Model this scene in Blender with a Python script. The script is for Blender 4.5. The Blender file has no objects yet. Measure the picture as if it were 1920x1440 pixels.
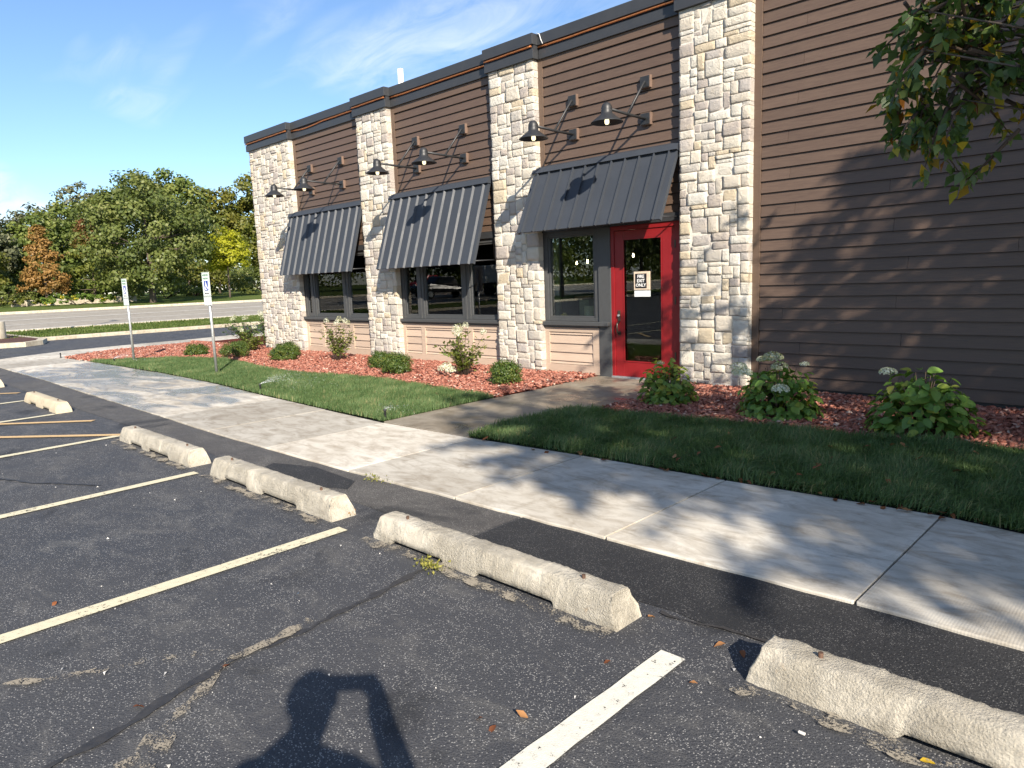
import bpy, bmesh, math, random
import numpy as np
from mathutils import Vector, Matrix, noise as mnoise

# ------------------------------------------------------------------ camera
scene = bpy.context.scene
col = scene.collection
R_ = math.radians
CAMH = 1.6
F_PX = 1331.0
CX, CY = 960.0, 720.0
def _d(p):
    v = np.array([p[0] - CX, p[1] - CY, F_PX]); return v / np.linalg.norm(v)
_down = _d((1300, 9700)); _X = -_d((-420, 575)); _X -= _down * _X.dot(_down); _X /= np.linalg.norm(_X)
_up = -_down; _Y = np.cross(_up, _X); _Y = _Y if _Y[2] > 0 else -_Y
RW = np.array([_X, _Y, _up])
def ground(p, z=0.0):
    r = RW @ _d(p); t = (z - CAMH) / r[2]; return (r * t)[:2]

cam_d = bpy.data.cameras.new('camera'); cam = bpy.data.objects.new('camera', cam_d); col.objects.link(cam)
cam_d.sensor_width = 36.0; cam_d.lens = 36.0 * F_PX / 1920.0; cam_d.clip_start = 0.02; cam_d.clip_end = 3000
r3, u3, b3 = RW[:, 0], -RW[:, 1], -RW[:, 2]
cam.matrix_world = Matrix(((r3[0], u3[0], b3[0], 0), (r3[1], u3[1], b3[1], 0), (r3[2], u3[2], b3[2], CAMH), (0, 0, 0, 1)))
scene.camera = cam

# ------------------------------------------------------------------ sky + sun
SUN_TRAVEL = Vector((-2.351, 1.49, -1.6)).normalized()
SUN_EL = math.asin(-SUN_TRAVEL.z)
SUN_AZ = math.atan2(-SUN_TRAVEL.x, -SUN_TRAVEL.y)      # clockwise from +Y
w = bpy.data.worlds.new('World'); scene.world = w; w.use_nodes = True
nt = w.node_tree; N = nt.nodes; Lk = nt.links; N.clear()
wo = N.new('ShaderNodeOutputWorld'); bg = N.new('ShaderNodeBackground'); sky = N.new('ShaderNodeTexSky')
sky.sky_type = 'NISHITA'; sky.sun_disc = False; sky.sun_elevation = SUN_EL; sky.sun_rotation = SUN_AZ
sky.altitude = 200; sky.air_density = 1.0; sky.dust_density = 0.15; sky.ozone_density = 4.5
bg.inputs['Strength'].default_value = 0.094
# thin cirrus: noise on the plane the view direction meets overhead
tc = N.new('ShaderNodeTexCoord'); sx = N.new('ShaderNodeSeparateXYZ'); Lk.new(tc.outputs['Generated'], sx.inputs[0])
def wmath(op, a, b=None):
    n = N.new('ShaderNodeMath'); n.operation = op
    for i, v in enumerate((a, b)):
        if v is None: continue
        if isinstance(v, (int, float)): n.inputs[i].default_value = v
        else: Lk.new(v, n.inputs[i])
    return n.outputs[0]
zz = wmath('ADD', wmath('MAXIMUM', sx.outputs['Z'], 0.0), 0.12)
cxy = N.new('ShaderNodeCombineXYZ'); Lk.new(wmath('DIVIDE', sx.outputs['X'], zz), cxy.inputs[0]); Lk.new(wmath('DIVIDE', sx.outputs['Y'], zz), cxy.inputs[1])
mp = N.new('ShaderNodeMapping'); mp.inputs['Rotation'].default_value = (0, 0, R_(28)); mp.inputs['Scale'].default_value = (0.55, 1.25, 1); mp.inputs['Location'].default_value = (1.75, 0.55, 0)
Lk.new(cxy.outputs[0], mp.inputs[0])
n1 = N.new('ShaderNodeTexNoise'); n1.inputs['Scale'].default_value = 0.75; n1.inputs['Detail'].default_value = 3; n1.inputs['Distortion'].default_value = 0.6
n2 = N.new('ShaderNodeTexNoise'); n2.inputs['Scale'].default_value = 4.5; n2.inputs['Detail'].default_value = 8; n2.inputs['Roughness'].default_value = 0.62; n2.inputs['Distortion'].default_value = 0.9
Lk.new(mp.outputs[0], n1.inputs[0]); Lk.new(mp.outputs[0], n2.inputs[0])
mr = N.new('ShaderNodeMapRange'); mr.inputs[1].default_value = 0.50; mr.inputs[2].default_value = 0.66; Lk.new(n1.outputs[0], mr.inputs[0])
mr2 = N.new('ShaderNodeMapRange'); mr2.inputs[1].default_value = 0.33; mr2.inputs[2].default_value = 0.66; Lk.new(n2.outputs[0], mr2.inputs[0])
cf = wmath('MULTIPLY', wmath('MULTIPLY', mr.outputs[0], mr2.outputs[0]), 0.8)
mixc = N.new('ShaderNodeMix'); mixc.data_type = 'RGBA'; mixc.inputs['B'].default_value = (6.6, 6.9, 7.4, 1)
Lk.new(cf, mixc.inputs['Factor']); Lk.new(sky.outputs[0], mixc.inputs['A'])
Lk.new(mixc.outputs['Result'], bg.inputs[0]); Lk.new(bg.outputs[0], wo.inputs[0])

sun_d = bpy.data.lights.new('sun', 'SUN'); sun_d.energy = 5.0; sun_d.angle = R_(0.53); sun_d.color = (1.0, 0.90, 0.76)
sun = bpy.data.objects.new('sun', sun_d); col.objects.link(sun)
sun.rotation_euler = SUN_TRAVEL.to_track_quat('-Z', 'Y').to_euler(); sun.location = (20, -12, 30)
scene.view_settings.view_transform = 'Standard'; scene.view_settings.look = 'None'
scene.view_settings.exposure = 1.0; scene.view_settings.gamma = 1.0; scene.view_settings.use_curve_mapping = False
scene.cycles.max_bounces = 8; scene.cycles.transparent_max_bounces = 12

# ------------------------------------------------------------------ helpers
rng = np.random.default_rng(7)
random.seed(7)
def link(o, parent=None):
    col.objects.link(o)
    if parent is not None: o.parent = parent
    return o
def tag(o, label=None, cat=None, group=None, kind=None):
    if label: o['label'] = label
    if cat: o['category'] = cat
    if group: o['group'] = group
    if kind: o['kind'] = kind
    return o
def empty(name, label, cat, loc=(0, 0, 0), rz=0.0, group=None):
    o = bpy.data.objects.new(name, None); o.empty_display_size = 0.2
    o.location = loc; o.rotation_euler = (0, 0, rz); link(o); return tag(o, label, cat, group)
def fast_mesh(name, V, F, rnd=None, smooth=False):
    V = np.asarray(V, dtype=np.float32); F = np.asarray(F, dtype=np.int32); m, k = F.shape
    me = bpy.data.meshes.new(name)
    me.vertices.add(len(V)); me.vertices.foreach_set('co', V.ravel())
    me.loops.add(m * k); me.loops.foreach_set('vertex_index', F.ravel())
    me.polygons.add(m); me.polygons.foreach_set('loop_start', np.arange(0, m * k, k, dtype=np.int32))
    if smooth: me.polygons.foreach_set('use_smooth', np.ones(m, dtype=bool))
    me.update(calc_edges=True)
    if rnd is not None:
        a = me.attributes.new('rnd', 'FLOAT', 'FACE'); a.data.foreach_set('value', np.asarray(rnd, dtype=np.float32))
    return me
class MB:
    """collects shapes into one mesh"""
    def __init__(s): s.v = []; s.f = []; s.sm = []
    def add(s, v, f, smooth=False):
        o = len(s.v); s.v += [tuple(p) for p in v]; s.f += [tuple(i + o for i in q) for q in f]; s.sm += [smooth] * len(f)
    def box(s, x0, x1, y0, y1, z0, z1):
        v = [(x0, y0, z0), (x1, y0, z0), (x1, y1, z0), (x0, y1, z0), (x0, y0, z1), (x1, y0, z1), (x1, y1, z1), (x0, y1, z1)]
        s.add(v, [(0, 3, 2, 1), (4, 5, 6, 7), (0, 1, 5, 4), (1, 2, 6, 5), (2, 3, 7, 6), (3, 0, 4, 7)]); return s
    def tube(s, pts, r, n=10, cap=True):
        pts = [Vector(p) for p in pts]; rr = r if isinstance(r, (list, tuple)) else [r] * len(pts)
        rings = []; prev = None; o = len(s.v)
        for i, p in enumerate(pts):
            d = (pts[min(i + 1, len(pts) - 1)] - pts[max(i - 1, 0)]).normalized()
            if prev is None:
                a = Vector((0, 0, 1)) if abs(d.z) < 0.9 else Vector((1, 0, 0)); u = d.cross(a).normalized()
            else:
                u = (prev - d * prev.dot(d)).normalized()
            prev = u; v2 = d.cross(u)
            for k in range(n):
                t = 2 * math.pi * k / n; s.v.append(tuple(p + (u * math.cos(t) + v2 * math.sin(t)) * rr[i]))
        for i in range(len(pts) - 1):
            for k in range(n):
                a = o + i * n + k; b = o + i * n + (k + 1) % n
                s.f.append((a, b, b + n, a + n)); s.sm.append(True)
        if cap:
            s.f.append(tuple(o + k for k in range(n))[::-1]); s.sm.append(False)
            e = o + (len(pts) - 1) * n; s.f.append(tuple(e + k for k in range(n))); s.sm.append(False)
        return s
    def lathe(s, c, prof, n=24, smooth=True):
        o = len(s.v)
        for (r, z) in prof:
            for k in range(n):
                t = 2 * math.pi * k / n; s.v.append((c[0] + r * math.cos(t), c[1] + r * math.sin(t), c[2] + z))
        for i in range(len(prof) - 1):
            for k in range(n):
                a = o + i * n + k; b = o + i * n + (k + 1) % n
                s.f.append((a, b, b + n, a + n)); s.sm.append(smooth)
        return s
    def poly(s, pts, z): s.add([(x, y, z) for x, y in pts], [tuple(range(len(pts)))]); return s
    def mesh(s, name):
        me = bpy.data.meshes.new(name); me.from_pydata(s.v, [], s.f); me.polygons.foreach_set('use_smooth', s.sm); me.update(); return me
    def build(s, name, mat, parent=None, bevel=0.0, loc=None):
        o = bpy.data.objects.new(name, s.mesh(name)); o.data.materials.append(mat)
        if bevel:
            b = o.modifiers.new('bevel', 'BEVEL'); b.width = bevel; b.segments = 2; b.limit_method = 'ANGLE'; b.angle_limit = R_(40)
        if loc: o.location = loc
        return link(o, parent)
def box(name, mat, parent, x0, x1, y0, y1, z0, z1, bevel=0.0):
    return MB().box(x0, x1, y0, y1, z0, z1).build(name, mat, parent, bevel)
def filled(name, pts, z, mat, thick=0.0, kind='structure', parent=None):
    """flat sheet or slab from an outline (concave allowed)"""
    bm = bmesh.new(); vs = [bm.verts.new((x, y, z)) for x, y in pts]; f = bm.faces.new(vs)
    if f.normal.z < 0: f.normal_flip()
    bm.normal_update()
    if f.normal.z < 0: f.normal_flip()
    if thick:
        ex = bmesh.ops.extrude_face_region(bm, geom=[f]); nv = [g for g in ex['geom'] if isinstance(g, bmesh.types.BMVert)]
        for v in nv: v.co.z -= thick
    bmesh.ops.triangulate(bm, faces=[q for q in bm.faces if len(q.verts) > 4]); bmesh.ops.recalc_face_normals(bm, faces=bm.faces[:])
    me = bpy.data.meshes.new(name); bm.to_mesh(me); bm.free(); me.materials.append(mat)
    o = bpy.data.objects.new(name, me); link(o, parent)
    if kind and parent is None: o['kind'] = kind
    return o
def inside(P, poly):
    x, y = P[:, 0], P[:, 1]; res = np.zeros(len(P), bool); j = len(poly) - 1
    for i in range(len(poly)):
        xi, yi = poly[i]; xj, yj = poly[j]
        c = ((yi > y) != (yj > y)) & (x < (xj - xi) * (y - yi) / (yj - yi + 1e-12) + xi); res ^= c; j = i
    return res
def sample(poly, dens):
    a = np.array(poly); lo, hi = a.min(0), a.max(0); n = int(dens * np.prod(hi - lo))
    P = lo + rng.random((n, 2)) * (hi - lo); return P[inside(P, poly)]

# ------------------------------------------------------------------ materials
class Mat:
    def __init__(s, name):
        s.m = bpy.data.materials.new(name); s.m.use_nodes = True; s.t = s.m.node_tree; s.N = s.t.nodes
        s.b = s.N['Principled BSDF']; s.out = s.N['Material Output']; s._p = None
    def n(s, k, **kw):
        x = s.N.new(k)
        for a, v in kw.items():
            if a in x.inputs.keys(): s.set(x.inputs[a], v)
            else: setattr(x, a, v)
        return x
    def set(s, inp, v):
        if hasattr(v, 'links') or isinstance(v, bpy.types.NodeSocket): s.t.links.new(v, inp)
        else: inp.default_value = v
    def pos(s):
        if s._p is None: s._p = s.N.new('ShaderNodeNewGeometry').outputs['Position']
        return s._p
    def obj(s): return s.n('ShaderNodeTexCoord').outputs['Object']
    def noise(s, vec, scale, detail=4, rough=0.5, dist=0.0):
        x = s.n('ShaderNodeTexNoise'); s.set(x.inputs['Vector'], vec); x.inputs['Scale'].default_value = scale; x.inputs['Detail'].default_value = detail
        x.inputs['Roughness'].default_value = rough; x.inputs['Distortion'].default_value = dist; return x.outputs['Fac']
    def vor(s, vec, scale, out='Distance', feat='F1'):
        x = s.n('ShaderNodeTexVoronoi'); x.feature = feat; s.set(x.inputs['Vector'], vec); x.inputs['Scale'].default_value = scale; return x.outputs[out]
    def map(s, v, a, b, c=0.0, d=1.0):
        x = s.n('ShaderNodeMapRange'); s.set(x.inputs[0], v); x.inputs[1].default_value = a; x.inputs[2].default_value = b
        x.inputs[3].default_value = c; x.inputs[4].default_value = d; return x.outputs[0]
    def math(s, op, a, b=0.0):
        x = s.n('ShaderNodeMath'); x.operation = op; s.set(x.inputs[0], a); s.set(x.inputs[1], b); return x.outputs[0]
    def mix(s, f, a, b, mode='MIX'):
        x = s.n('ShaderNodeMix'); x.data_type = 'RGBA'; x.blend_type = mode; s.set(x.inputs['Factor'], f)
        for k, v in (('A', a), ('B', b)):
            s.set(x.inputs[k], (*v, 1) if isinstance(v, tuple) and len(v) == 3 else v)
        return x.outputs['Result']
    def ramp(s, f, stops, interp='LINEAR'):
        x = s.n('ShaderNodeValToRGB'); s.set(x.inputs[0], f); e = x.color_ramp.elements; x.color_ramp.interpolation = interp
        while len(e) < len(stops): e.new(0.5)
        for i, (p, c) in enumerate(stops): e[i].position = p; e[i].color = (*c, 1)
        return x.outputs[0]
    def attr(s, name='rnd'):
        x = s.n('ShaderNodeAttribute'); x.attribute_name = name; return x.outputs['Fac']
    def orand(s): return s.n('ShaderNodeObjectInfo').outputs['Random']
    def scl(s, vec, sc):
        x = s.n('ShaderNodeMapping'); s.set(x.inputs[0], vec); x.inputs['Scale'].default_value = sc; return x.outputs[0]
    def bump(s, h, strength=0.3, dist=0.01, nrm=None):
        x = s.n('ShaderNodeBump'); s.set(x.inputs['Height'], h); x.inputs['Strength'].default_value = strength; x.inputs['Distance'].default_value = dist
        if nrm is not None: s.set(x.inputs['Normal'], nrm)
        return x.outputs[0]
    def fin(s, color=None, rough=None, normal=None, metal=None, spec=None, alpha=None):
        for k, v in (('Base Color', color), ('Roughness', rough), ('Normal', normal), ('Metallic', metal), ('Specular IOR Level', spec), ('Alpha', alpha)):
            if v is None: continue
            s.set(s.b.inputs[k], (*v, 1) if isinstance(v, tuple) and len(v) == 3 else v)
        return s.m
def plain(name, c, rough=0.5, metal=0.0, spec=0.5, vary=0.12, scale=18.0, bump=0.0):
    m = Mat(name); n = m.noise(m.obj(), scale, 5, 0.6)
    cc = m.mix(m.map(n, 0.3, 0.7, 0, 1), tuple(x * (1 - vary) for x in c), tuple(min(1, x * (1 + vary)) for x in c))
    nr = m.bump(n, bump, 0.004) if bump else None
    return m.fin(cc, m.map(n, 0.3, 0.7, max(0.03, rough - 0.06), min(1, rough + 0.06)), nr, metal, spec)

def m_asphalt(name, dark, light, fleck, fam):
    m = Mat(name); p = m.pos()
    big = m.noise(p, 0.55, 5, 0.6, 0.3); mid = m.noise(p, 4.0, 6, 0.65); fine = m.noise(p, 160, 3, 0.6)
    base = m.mix(m.map(big, 0.35, 0.68), dark, light)
    base = m.mix(m.map(fine, 0.35, 0.7, 0, 0.75), base, tuple(x * 2.1 for x in light))
    fl = m.vor(p, 150, 'Color'); sep = m.n('ShaderNodeSeparateColor'); m.set(sep.inputs[0], fl)
    dist = m.vor(p, 150)
    thr = m.map(mid, 0.36, 0.70, 0.97, 0.60)
    fmask = m.math('MULTIPLY', m.math('GREATER_THAN', sep.outputs[0], thr), m.math('LESS_THAN', dist, 0.42))
    dust = m.math('MULTIPLY', m.map(m.noise(m.scl(p, (1.0, 2.2, 1)), 1.7, 9, 0.76, 0.9), 0.50, 0.74, 0, fam), m.map(fine, .3, .6, .35, 1.3))
    base = m.mix(dust, base, (0.15, 0.145, 0.135))
    colr = m.mix(fmask, base, fleck)
    stain = m.map(m.noise(p, 1.15, 5, 0.6, 0.5), 0.59, 0.68, 0, 0.65)
    colr = m.mix(stain, colr, (0.016, 0.017, 0.019))
    h = m.math('ADD', m.math('MULTIPLY', m.vor(p, 95), 0.8), fine)
    return m.fin(colr, m.map(big, 0.3, 0.7, 0.62, 0.85), m.bump(h, 0.55, 0.006), spec=0.4)
ASPHALT = m_asphalt('asphalt_weathered', (0.022, 0.024, 0.029), (0.041, 0.042, 0.046), (0.27, 0.265, 0.255), 0.62)
ASPHALT_NEW = m_asphalt('asphalt_fresh_patch', (0.010, 0.0105, 0.012), (0.017, 0.0175, 0.019), (0.12, 0.118, 0.115), 0.08)
ASPHALT_OLD = m_asphalt('asphalt_strip', (0.034, 0.032, 0.032), (0.058, 0.055, 0.052), (0.24, 0.23, 0.215), 0.6)

def m_concrete(name, a, b, wet=False, broom=True, tone=0.22):
    m = Mat(name); p = m.pos()
    big = m.noise(p, 0.9, 6, 0.62, 0.6); mid = m.noise(m.scl(p, (1.0, 2.4, 1)), 3.4, 7, 0.68, 0.8); fine = m.noise(p, 120, 3, 0.6)
    c = m.mix(m.map(big, 0.32, 0.68), a, b)
    c = m.mix(m.map(mid, 0.44, 0.70, 0, 0.72), c, (a[0] * .56, a[1] * .50, a[2] * .43))
    c = m.mix(m.map(m.noise(p, 1.9, 7, 0.7, 1.2), 0.55, 0.68, 0, 0.5), c, (a[0] * .50, a[1] * .44, a[2] * .36))
    c = m.mix(m.map(m.noise(p, 22, 6, 0.7), 0.55, 0.8, 0, 0.5), c, tuple(x * 0.6 for x in b))
    sp = m.n('ShaderNodeHueSaturation'); m.set(sp.inputs['Color'], c); m.set(sp.inputs['Value'], m.map(m.orand(), 0, 1, 1 - tone, 1 + tone)); c = sp.outputs[0]
    rough = 0.82
    h = fine
    if broom:
        wv = m.n('ShaderNodeTexWave'); wv.bands_direction = 'X'; m.set(wv.inputs['Vector'], p); wv.inputs['Scale'].default_value = 24; wv.inputs['Distortion'].default_value = 1.2; wv.inputs['Detail'].default_value = 2
        h = m.math('ADD', wv.outputs['Fac'], m.math('MULTIPLY', fine, 1.2))
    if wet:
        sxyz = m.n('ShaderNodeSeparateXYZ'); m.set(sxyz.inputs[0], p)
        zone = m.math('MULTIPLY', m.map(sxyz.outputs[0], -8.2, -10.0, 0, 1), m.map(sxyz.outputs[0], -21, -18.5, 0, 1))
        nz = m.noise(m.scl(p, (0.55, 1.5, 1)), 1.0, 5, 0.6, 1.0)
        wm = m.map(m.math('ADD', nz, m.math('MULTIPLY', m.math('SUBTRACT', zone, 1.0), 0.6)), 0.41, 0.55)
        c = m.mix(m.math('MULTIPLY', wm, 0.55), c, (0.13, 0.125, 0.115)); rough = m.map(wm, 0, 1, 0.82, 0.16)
    return m.fin(c, rough, m.bump(h, 0.15, 0.003), spec=0.45)
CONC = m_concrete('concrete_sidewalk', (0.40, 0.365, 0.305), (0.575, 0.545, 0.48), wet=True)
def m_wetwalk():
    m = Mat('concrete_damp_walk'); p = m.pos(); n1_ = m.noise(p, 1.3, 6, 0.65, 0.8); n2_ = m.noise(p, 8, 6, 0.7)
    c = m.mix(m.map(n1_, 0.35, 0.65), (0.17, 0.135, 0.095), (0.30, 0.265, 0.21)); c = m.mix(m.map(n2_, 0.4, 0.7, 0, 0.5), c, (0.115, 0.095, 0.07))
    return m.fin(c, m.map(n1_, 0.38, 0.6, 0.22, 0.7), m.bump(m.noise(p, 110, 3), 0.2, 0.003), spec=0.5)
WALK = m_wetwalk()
KERB = m_concrete('concrete_kerb', (0.42, 0.37, 0.28), (0.56, 0.51, 0.41), broom=False, tone=0.08)
ROADC = m_concrete('concrete_road', (0.31, 0.28, 0.235), (0.38, 0.35, 0.295), broom=False, tone=0.02)
def m_stop(name, a, b, strength):
    m = Mat(name); p = m.pos(); n1_ = m.noise(p, 5, 8, 0.7, 0.4); n2_ = m.noise(p, 62, 9, 0.78, 0.4); v = m.vor(p, 110)
    c = m.mix(m.map(n1_, 0.35, 0.68), a, b); c = m.mix(m.map(n2_, 0.54, 0.78, 0, 0.45), c, tuple(x * 0.5 for x in a))
    msk = m.map(m.noise(p, 3.2, 4, .6, .5), .38, .62, .18, 1.0); sc = m.map(m.noise(m.scl(p, (1.2, 5, 7)), 2.6, 6, .7, .6), .56, .72, 0, .5); c = m.mix(sc, c, tuple(x * .36 for x in a)); c = m.mix(m.map(m.noise(p, 11, 4, .6), .66, .74, 0, .4), c, (.33, .22, .12))
    h = m.math('MULTIPLY', m.math('ADD', m.math('MULTIPLY', n2_, 1.8), m.math('MULTIPLY', v, 0.6)), msk)
    return m.fin(c, 0.88, m.bump(h, strength, 0.013), spec=0.3)
STOPM = m_stop('wheel_stop_weathered', (0.37, 0.335, 0.27), (0.53, 0.49, 0.41), 1.0)
STOPS = m_stop('wheel_stop_smooth', (0.44, 0.37, 0.26), (0.52, 0.46, 0.34), 0.2)
def m_paint(name, c, worn):
    m = Mat(name); p = m.pos(); n1_ = m.noise(p, 30, 7, 0.75); n2_ = m.noise(p, 2.2, 4); v = m.noise(p, 160, 3, .6)
    cc = m.mix(m.map(n1_, 0.4, 0.7, 0, 0.55), c, tuple(x * 0.62 for x in c))
    al = m.math('LESS_THAN', m.math('ADD', m.math('MULTIPLY', n1_, 0.75), m.math('MULTIPLY', v, 0.25)), m.map(n2_, 0.3, 0.7, worn + 0.05, worn - 0.05))
    return m.fin(cc, 0.75, m.bump(v, 0.4, 0.004), alpha=al)
PAINT = m_paint('paint_pale_yellow', (0.64, 0.59, 0.42), 0.60)
PAINT_W = m_paint('paint_off_white', (0.66, 0.64, 0.56), 0.60)
PAINT_T = m_paint('paint_tan_yellow', (0.58, 0.40, 0.20), 0.65)
PAINT_R = m_paint('paint_road_white', (0.62, 0.60, 0.54), 0.74)
SAND = Mat('sand_in_crack'); _p = SAND.pos(); _n = SAND.noise(_p, 90, 7, 0.8); _n2 = SAND.noise(_p, 9, 4)
SAND.fin(SAND.mix(_n, (0.17, 0.145, 0.11), (0.36, 0.32, 0.25)), 0.95, alpha=SAND.math('GREATER_THAN', SAND.math('ADD', _n, SAND.math('MULTIPLY', _n2, 0.7)), 0.885)); SAND = SAND.m
TAR = plain('crack_sealant', (0.035, 0.033, 0.032), 0.6, vary=0.3, scale=30)

def m_siding(name, a, b):
    m = Mat(name); p = m.pos(); g = m.noise(m.scl(p, (3.0, 30.0, 60.0)), 1.6, 6, 0.62, 0.7); big = m.noise(p, 0.9, 4)
    c = m.mix(m.map(g, 0.35, 0.7), a, b); hs = m.n('ShaderNodeHueSaturation'); m.set(hs.inputs['Color'], c); m.set(hs.inputs['Value'], m.map(m.math('ADD', m.math('MULTIPLY', m.orand(), 0.5), m.math('MULTIPLY', big, 0.5)), 0.2, 0.8, 0.9, 1.1))
    return m.fin(hs.outputs[0], m.map(g, 0.3, 0.7, 0.42, 0.60), m.bump(g, 0.35, 0.004), spec=0.45)
SIDING = m_siding('siding_brown', (0.086, 0.056, 0.041), (0.115, 0.077, 0.056))
SIDING_T = m_siding('siding_tan', (0.44, 0.335, 0.255), (0.51, 0.395, 0.305))
TRIM = m_siding('trim_brown', (0.108, 0.071, 0.050), (0.13, 0.086, 0.061))
CHAR = plain('charcoal_metal', (0.036, 0.038, 0.042), 0.42, 0.0, 0.5, 0.08, 6)
AWN = plain('awning_metal', (0.040, 0.046, 0.057), 0.52, 0.0, 0.32, 0.06, 3)
FRAME = plain('window_frame_grey', (0.060, 0.062, 0.064), 0.5, vary=0.08)
BLACKM = plain('lamp_black', (0.022, 0.023, 0.025), 0.48, vary=0.2, scale=25, bump=0.1)
REDP = plain('door_red', (0.22, 0.010, 0.013), 0.38, vary=0.07, scale=5)
COPPER = plain('copper', (0.72, 0.27, 0.10), 0.34, 0.85, vary=0.2)
WHITEP = plain('white_plastic', (0.78, 0.78, 0.76), 0.45, vary=0.03)
STEEL = plain('galvanized_steel', (0.50, 0.51, 0.51), 0.42, 0.7, vary=0.15, scale=40)
BRONZE = plain('door_bronze', (0.09, 0.075, 0.06), 0.35, 0.6)
RUST = plain('rusty_rebar', (0.10, 0.055, 0.035), 0.8, 0.2, vary=0.4, scale=80)
MORTAR = plain('mortar', (0.60, 0.56, 0.49), 0.95, vary=0.2, scale=40, bump=0.3)
FOUND = plain('foundation', (0.06, 0.055, 0.05), 0.9, vary=0.2, scale=20)
BACKING = plain('wall_sheathing', (0.03, 0.022, 0.018), 0.9)
OLIVE = plain('olive_paint', (0.20, 0.215, 0.115), 0.5)
WOOD = m_siding('table_wood', (0.17, 0.075, 0.03), (0.25, 0.115, 0.05))
DARKIN = plain('interior_dark', (0.035, 0.022, 0.018), 0.7)
def m_stone():
    m = Mat('ashlar_stone'); p = m.pos(); r = m.attr(); n1_ = m.noise(p, 19, 8, 0.72, 0.6); n2_ = m.noise(p, 75, 6, 0.7); n3_ = m.noise(p, 9, 4)
    c = m.ramp(r, [(0.0, (0.55, 0.50, 0.425)), (0.18, (0.60, 0.565, 0.495)), (0.34, (0.46, 0.43, 0.385)), (0.47, (0.41, 0.365, 0.33)), (0.57, (0.62, 0.575, 0.49)), (0.73, (0.53, 0.45, 0.33)), (0.81, (0.44, 0.405, 0.375)), (0.89, (0.61, 0.585, 0.525)), (1.0, (0.38, 0.35, 0.32))], 'CONSTANT')
    c = m.mix(m.map(n3_, 0.45, 0.72, 0, 0.4), c, (0.58, 0.50, 0.385)); c = m.mix(m.map(n1_, 0.58, 0.8, 0, 0.4), c, (0.34, 0.31, 0.28))
    h = m.math('ADD', m.math('MULTIPLY', n1_, 1.5), m.math('MULTIPLY', n2_, 0.45))
    return m.fin(c, 0.9, m.bump(h, 1.0, 0.020), spec=0.25)
STONE = m_stone()
GLASS = Mat('window_glass')
_g = GLASS.n('ShaderNodeBsdfGlossy'); _g.inputs['Roughness'].default_value = 0.0; _g.inputs['Color'].default_value = (0.93, 0.96, 0.97, 1)
_t = GLASS.n('ShaderNodeBsdfTransparent'); _t.inputs['Color'].default_value = (0.84, 0.87, 0.86, 1)
_fr = GLASS.n('ShaderNodeFresnel'); _fr.inputs['IOR'].default_value = 1.5
_mx = GLASS.n('ShaderNodeMixShader'); GLASS.set(_mx.inputs[0], GLASS.map(_fr.outputs[0], 0, 1, 0.0, 1.0)); GLASS.set(_mx.inputs[1], _t.outputs[0]); GLASS.set(_mx.inputs[2], _g.outputs[0]); GLASS.set(GLASS.out.inputs[0], _mx.outputs[0]); GLASS = GLASS.m
def m_leaf(name, stops, rough=0.5, trans=0.3, use='rnd', spec=0.35, veins=False):
    m = Mat(name); r = m.attr() if use == 'rnd' else m.orand()
    c = m.ramp(r, stops); nr = None
    if veins:
        n_ = m.noise(m.obj(), 60, 4, 0.6); c = m.mix(m.map(n_, 0.4, 0.7, 0, 0.3), c, m.mix(0.5, c, (0.16, 0.2, 0.05)))
        nr = m.bump(n_, 0.3, 0.003)
    m.fin(c, rough, nr, spec=spec)
    tr = m.n('ShaderNodeBsdfTranslucent'); m.set(tr.inputs['Color'], m.mix(0.0, m.mix(1.0, c, (1.5, 1.6, 0.7), 'MULTIPLY'), (0, 0, 0)))
    mx = m.n('ShaderNodeMixShader'); mx.inputs[0].default_value = trans; m.set(mx.inputs[1], m.b.outputs[0]); m.set(mx.inputs[2], tr.outputs[0]); m.set(m.out.inputs[0], mx.outputs[0])
    return m.m
BARK = plain('bark', (0.11, 0.085, 0.065), 0.95, vary=0.35, scale=22, bump=0.8)
TWIG = plain('twig', (0.075, 0.05, 0.035), 0.9, vary=0.3, scale=30)

# ------------------------------------------------------------------ ground
XB = [1500, -30.2, -37.9, -60.3, -75, -110, -1500]
ZB = [-0.03, -0.03, -0.01, 0.43, 0.85, 1.3, 1.3]
def gz(x): return float(np.interp(-x, [-v for v in XB], ZB))
mb = MB()
for i in range(len(XB) - 1):
    mb.add([(XB[i + 1], -1500, ZB[i + 1]), (XB[i], -1500, ZB[i]), (XB[i], 1500, ZB[i]), (XB[i + 1], 1500, ZB[i + 1])], [(0, 1, 2, 3)])
def m_turf(name, a, b, c3):
    m = Mat(name); p = m.pos(); n1_ = m.noise(p, 0.35, 5, 0.6); n2_ = m.noise(p, 9, 6, 0.75); c = m.mix(m.map(n1_, 0.35, 0.65), a, b)
    c = m.mix(m.map(n2_, 0.42, 0.72, 0, 0.7), c, c3); return m.fin(c, 0.9, m.bump(m.noise(p, 30, 5, 0.8), 0.8, 0.06), spec=0.1)
TURF = m_turf('turf', (0.075, 0.115, 0.026), (0.12, 0.15, 0.040), (0.055, 0.085, 0.018))
LAWNBASE = m_turf('lawn_soil', (0.030, 0.042, 0.012), (0.038, 0.055, 0.015), (0.022, 0.026, 0.010))
tag(mb.build('ground', TURF), kind='structure')
def strip(name, x0, x1, z0, z1, mat, y0=-90, y1=120, dz=0.0):
    return None
mb = MB(); mb.add([(-60.0, -300, gz(-60) + .03), (-38.0, -300, .03), (-38.0, 400, .03), (-60.0, 400, gz(-60) + .03)], [(0, 1, 2, 3)])
tag(mb.build('road', ROADC), kind='structure')
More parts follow.
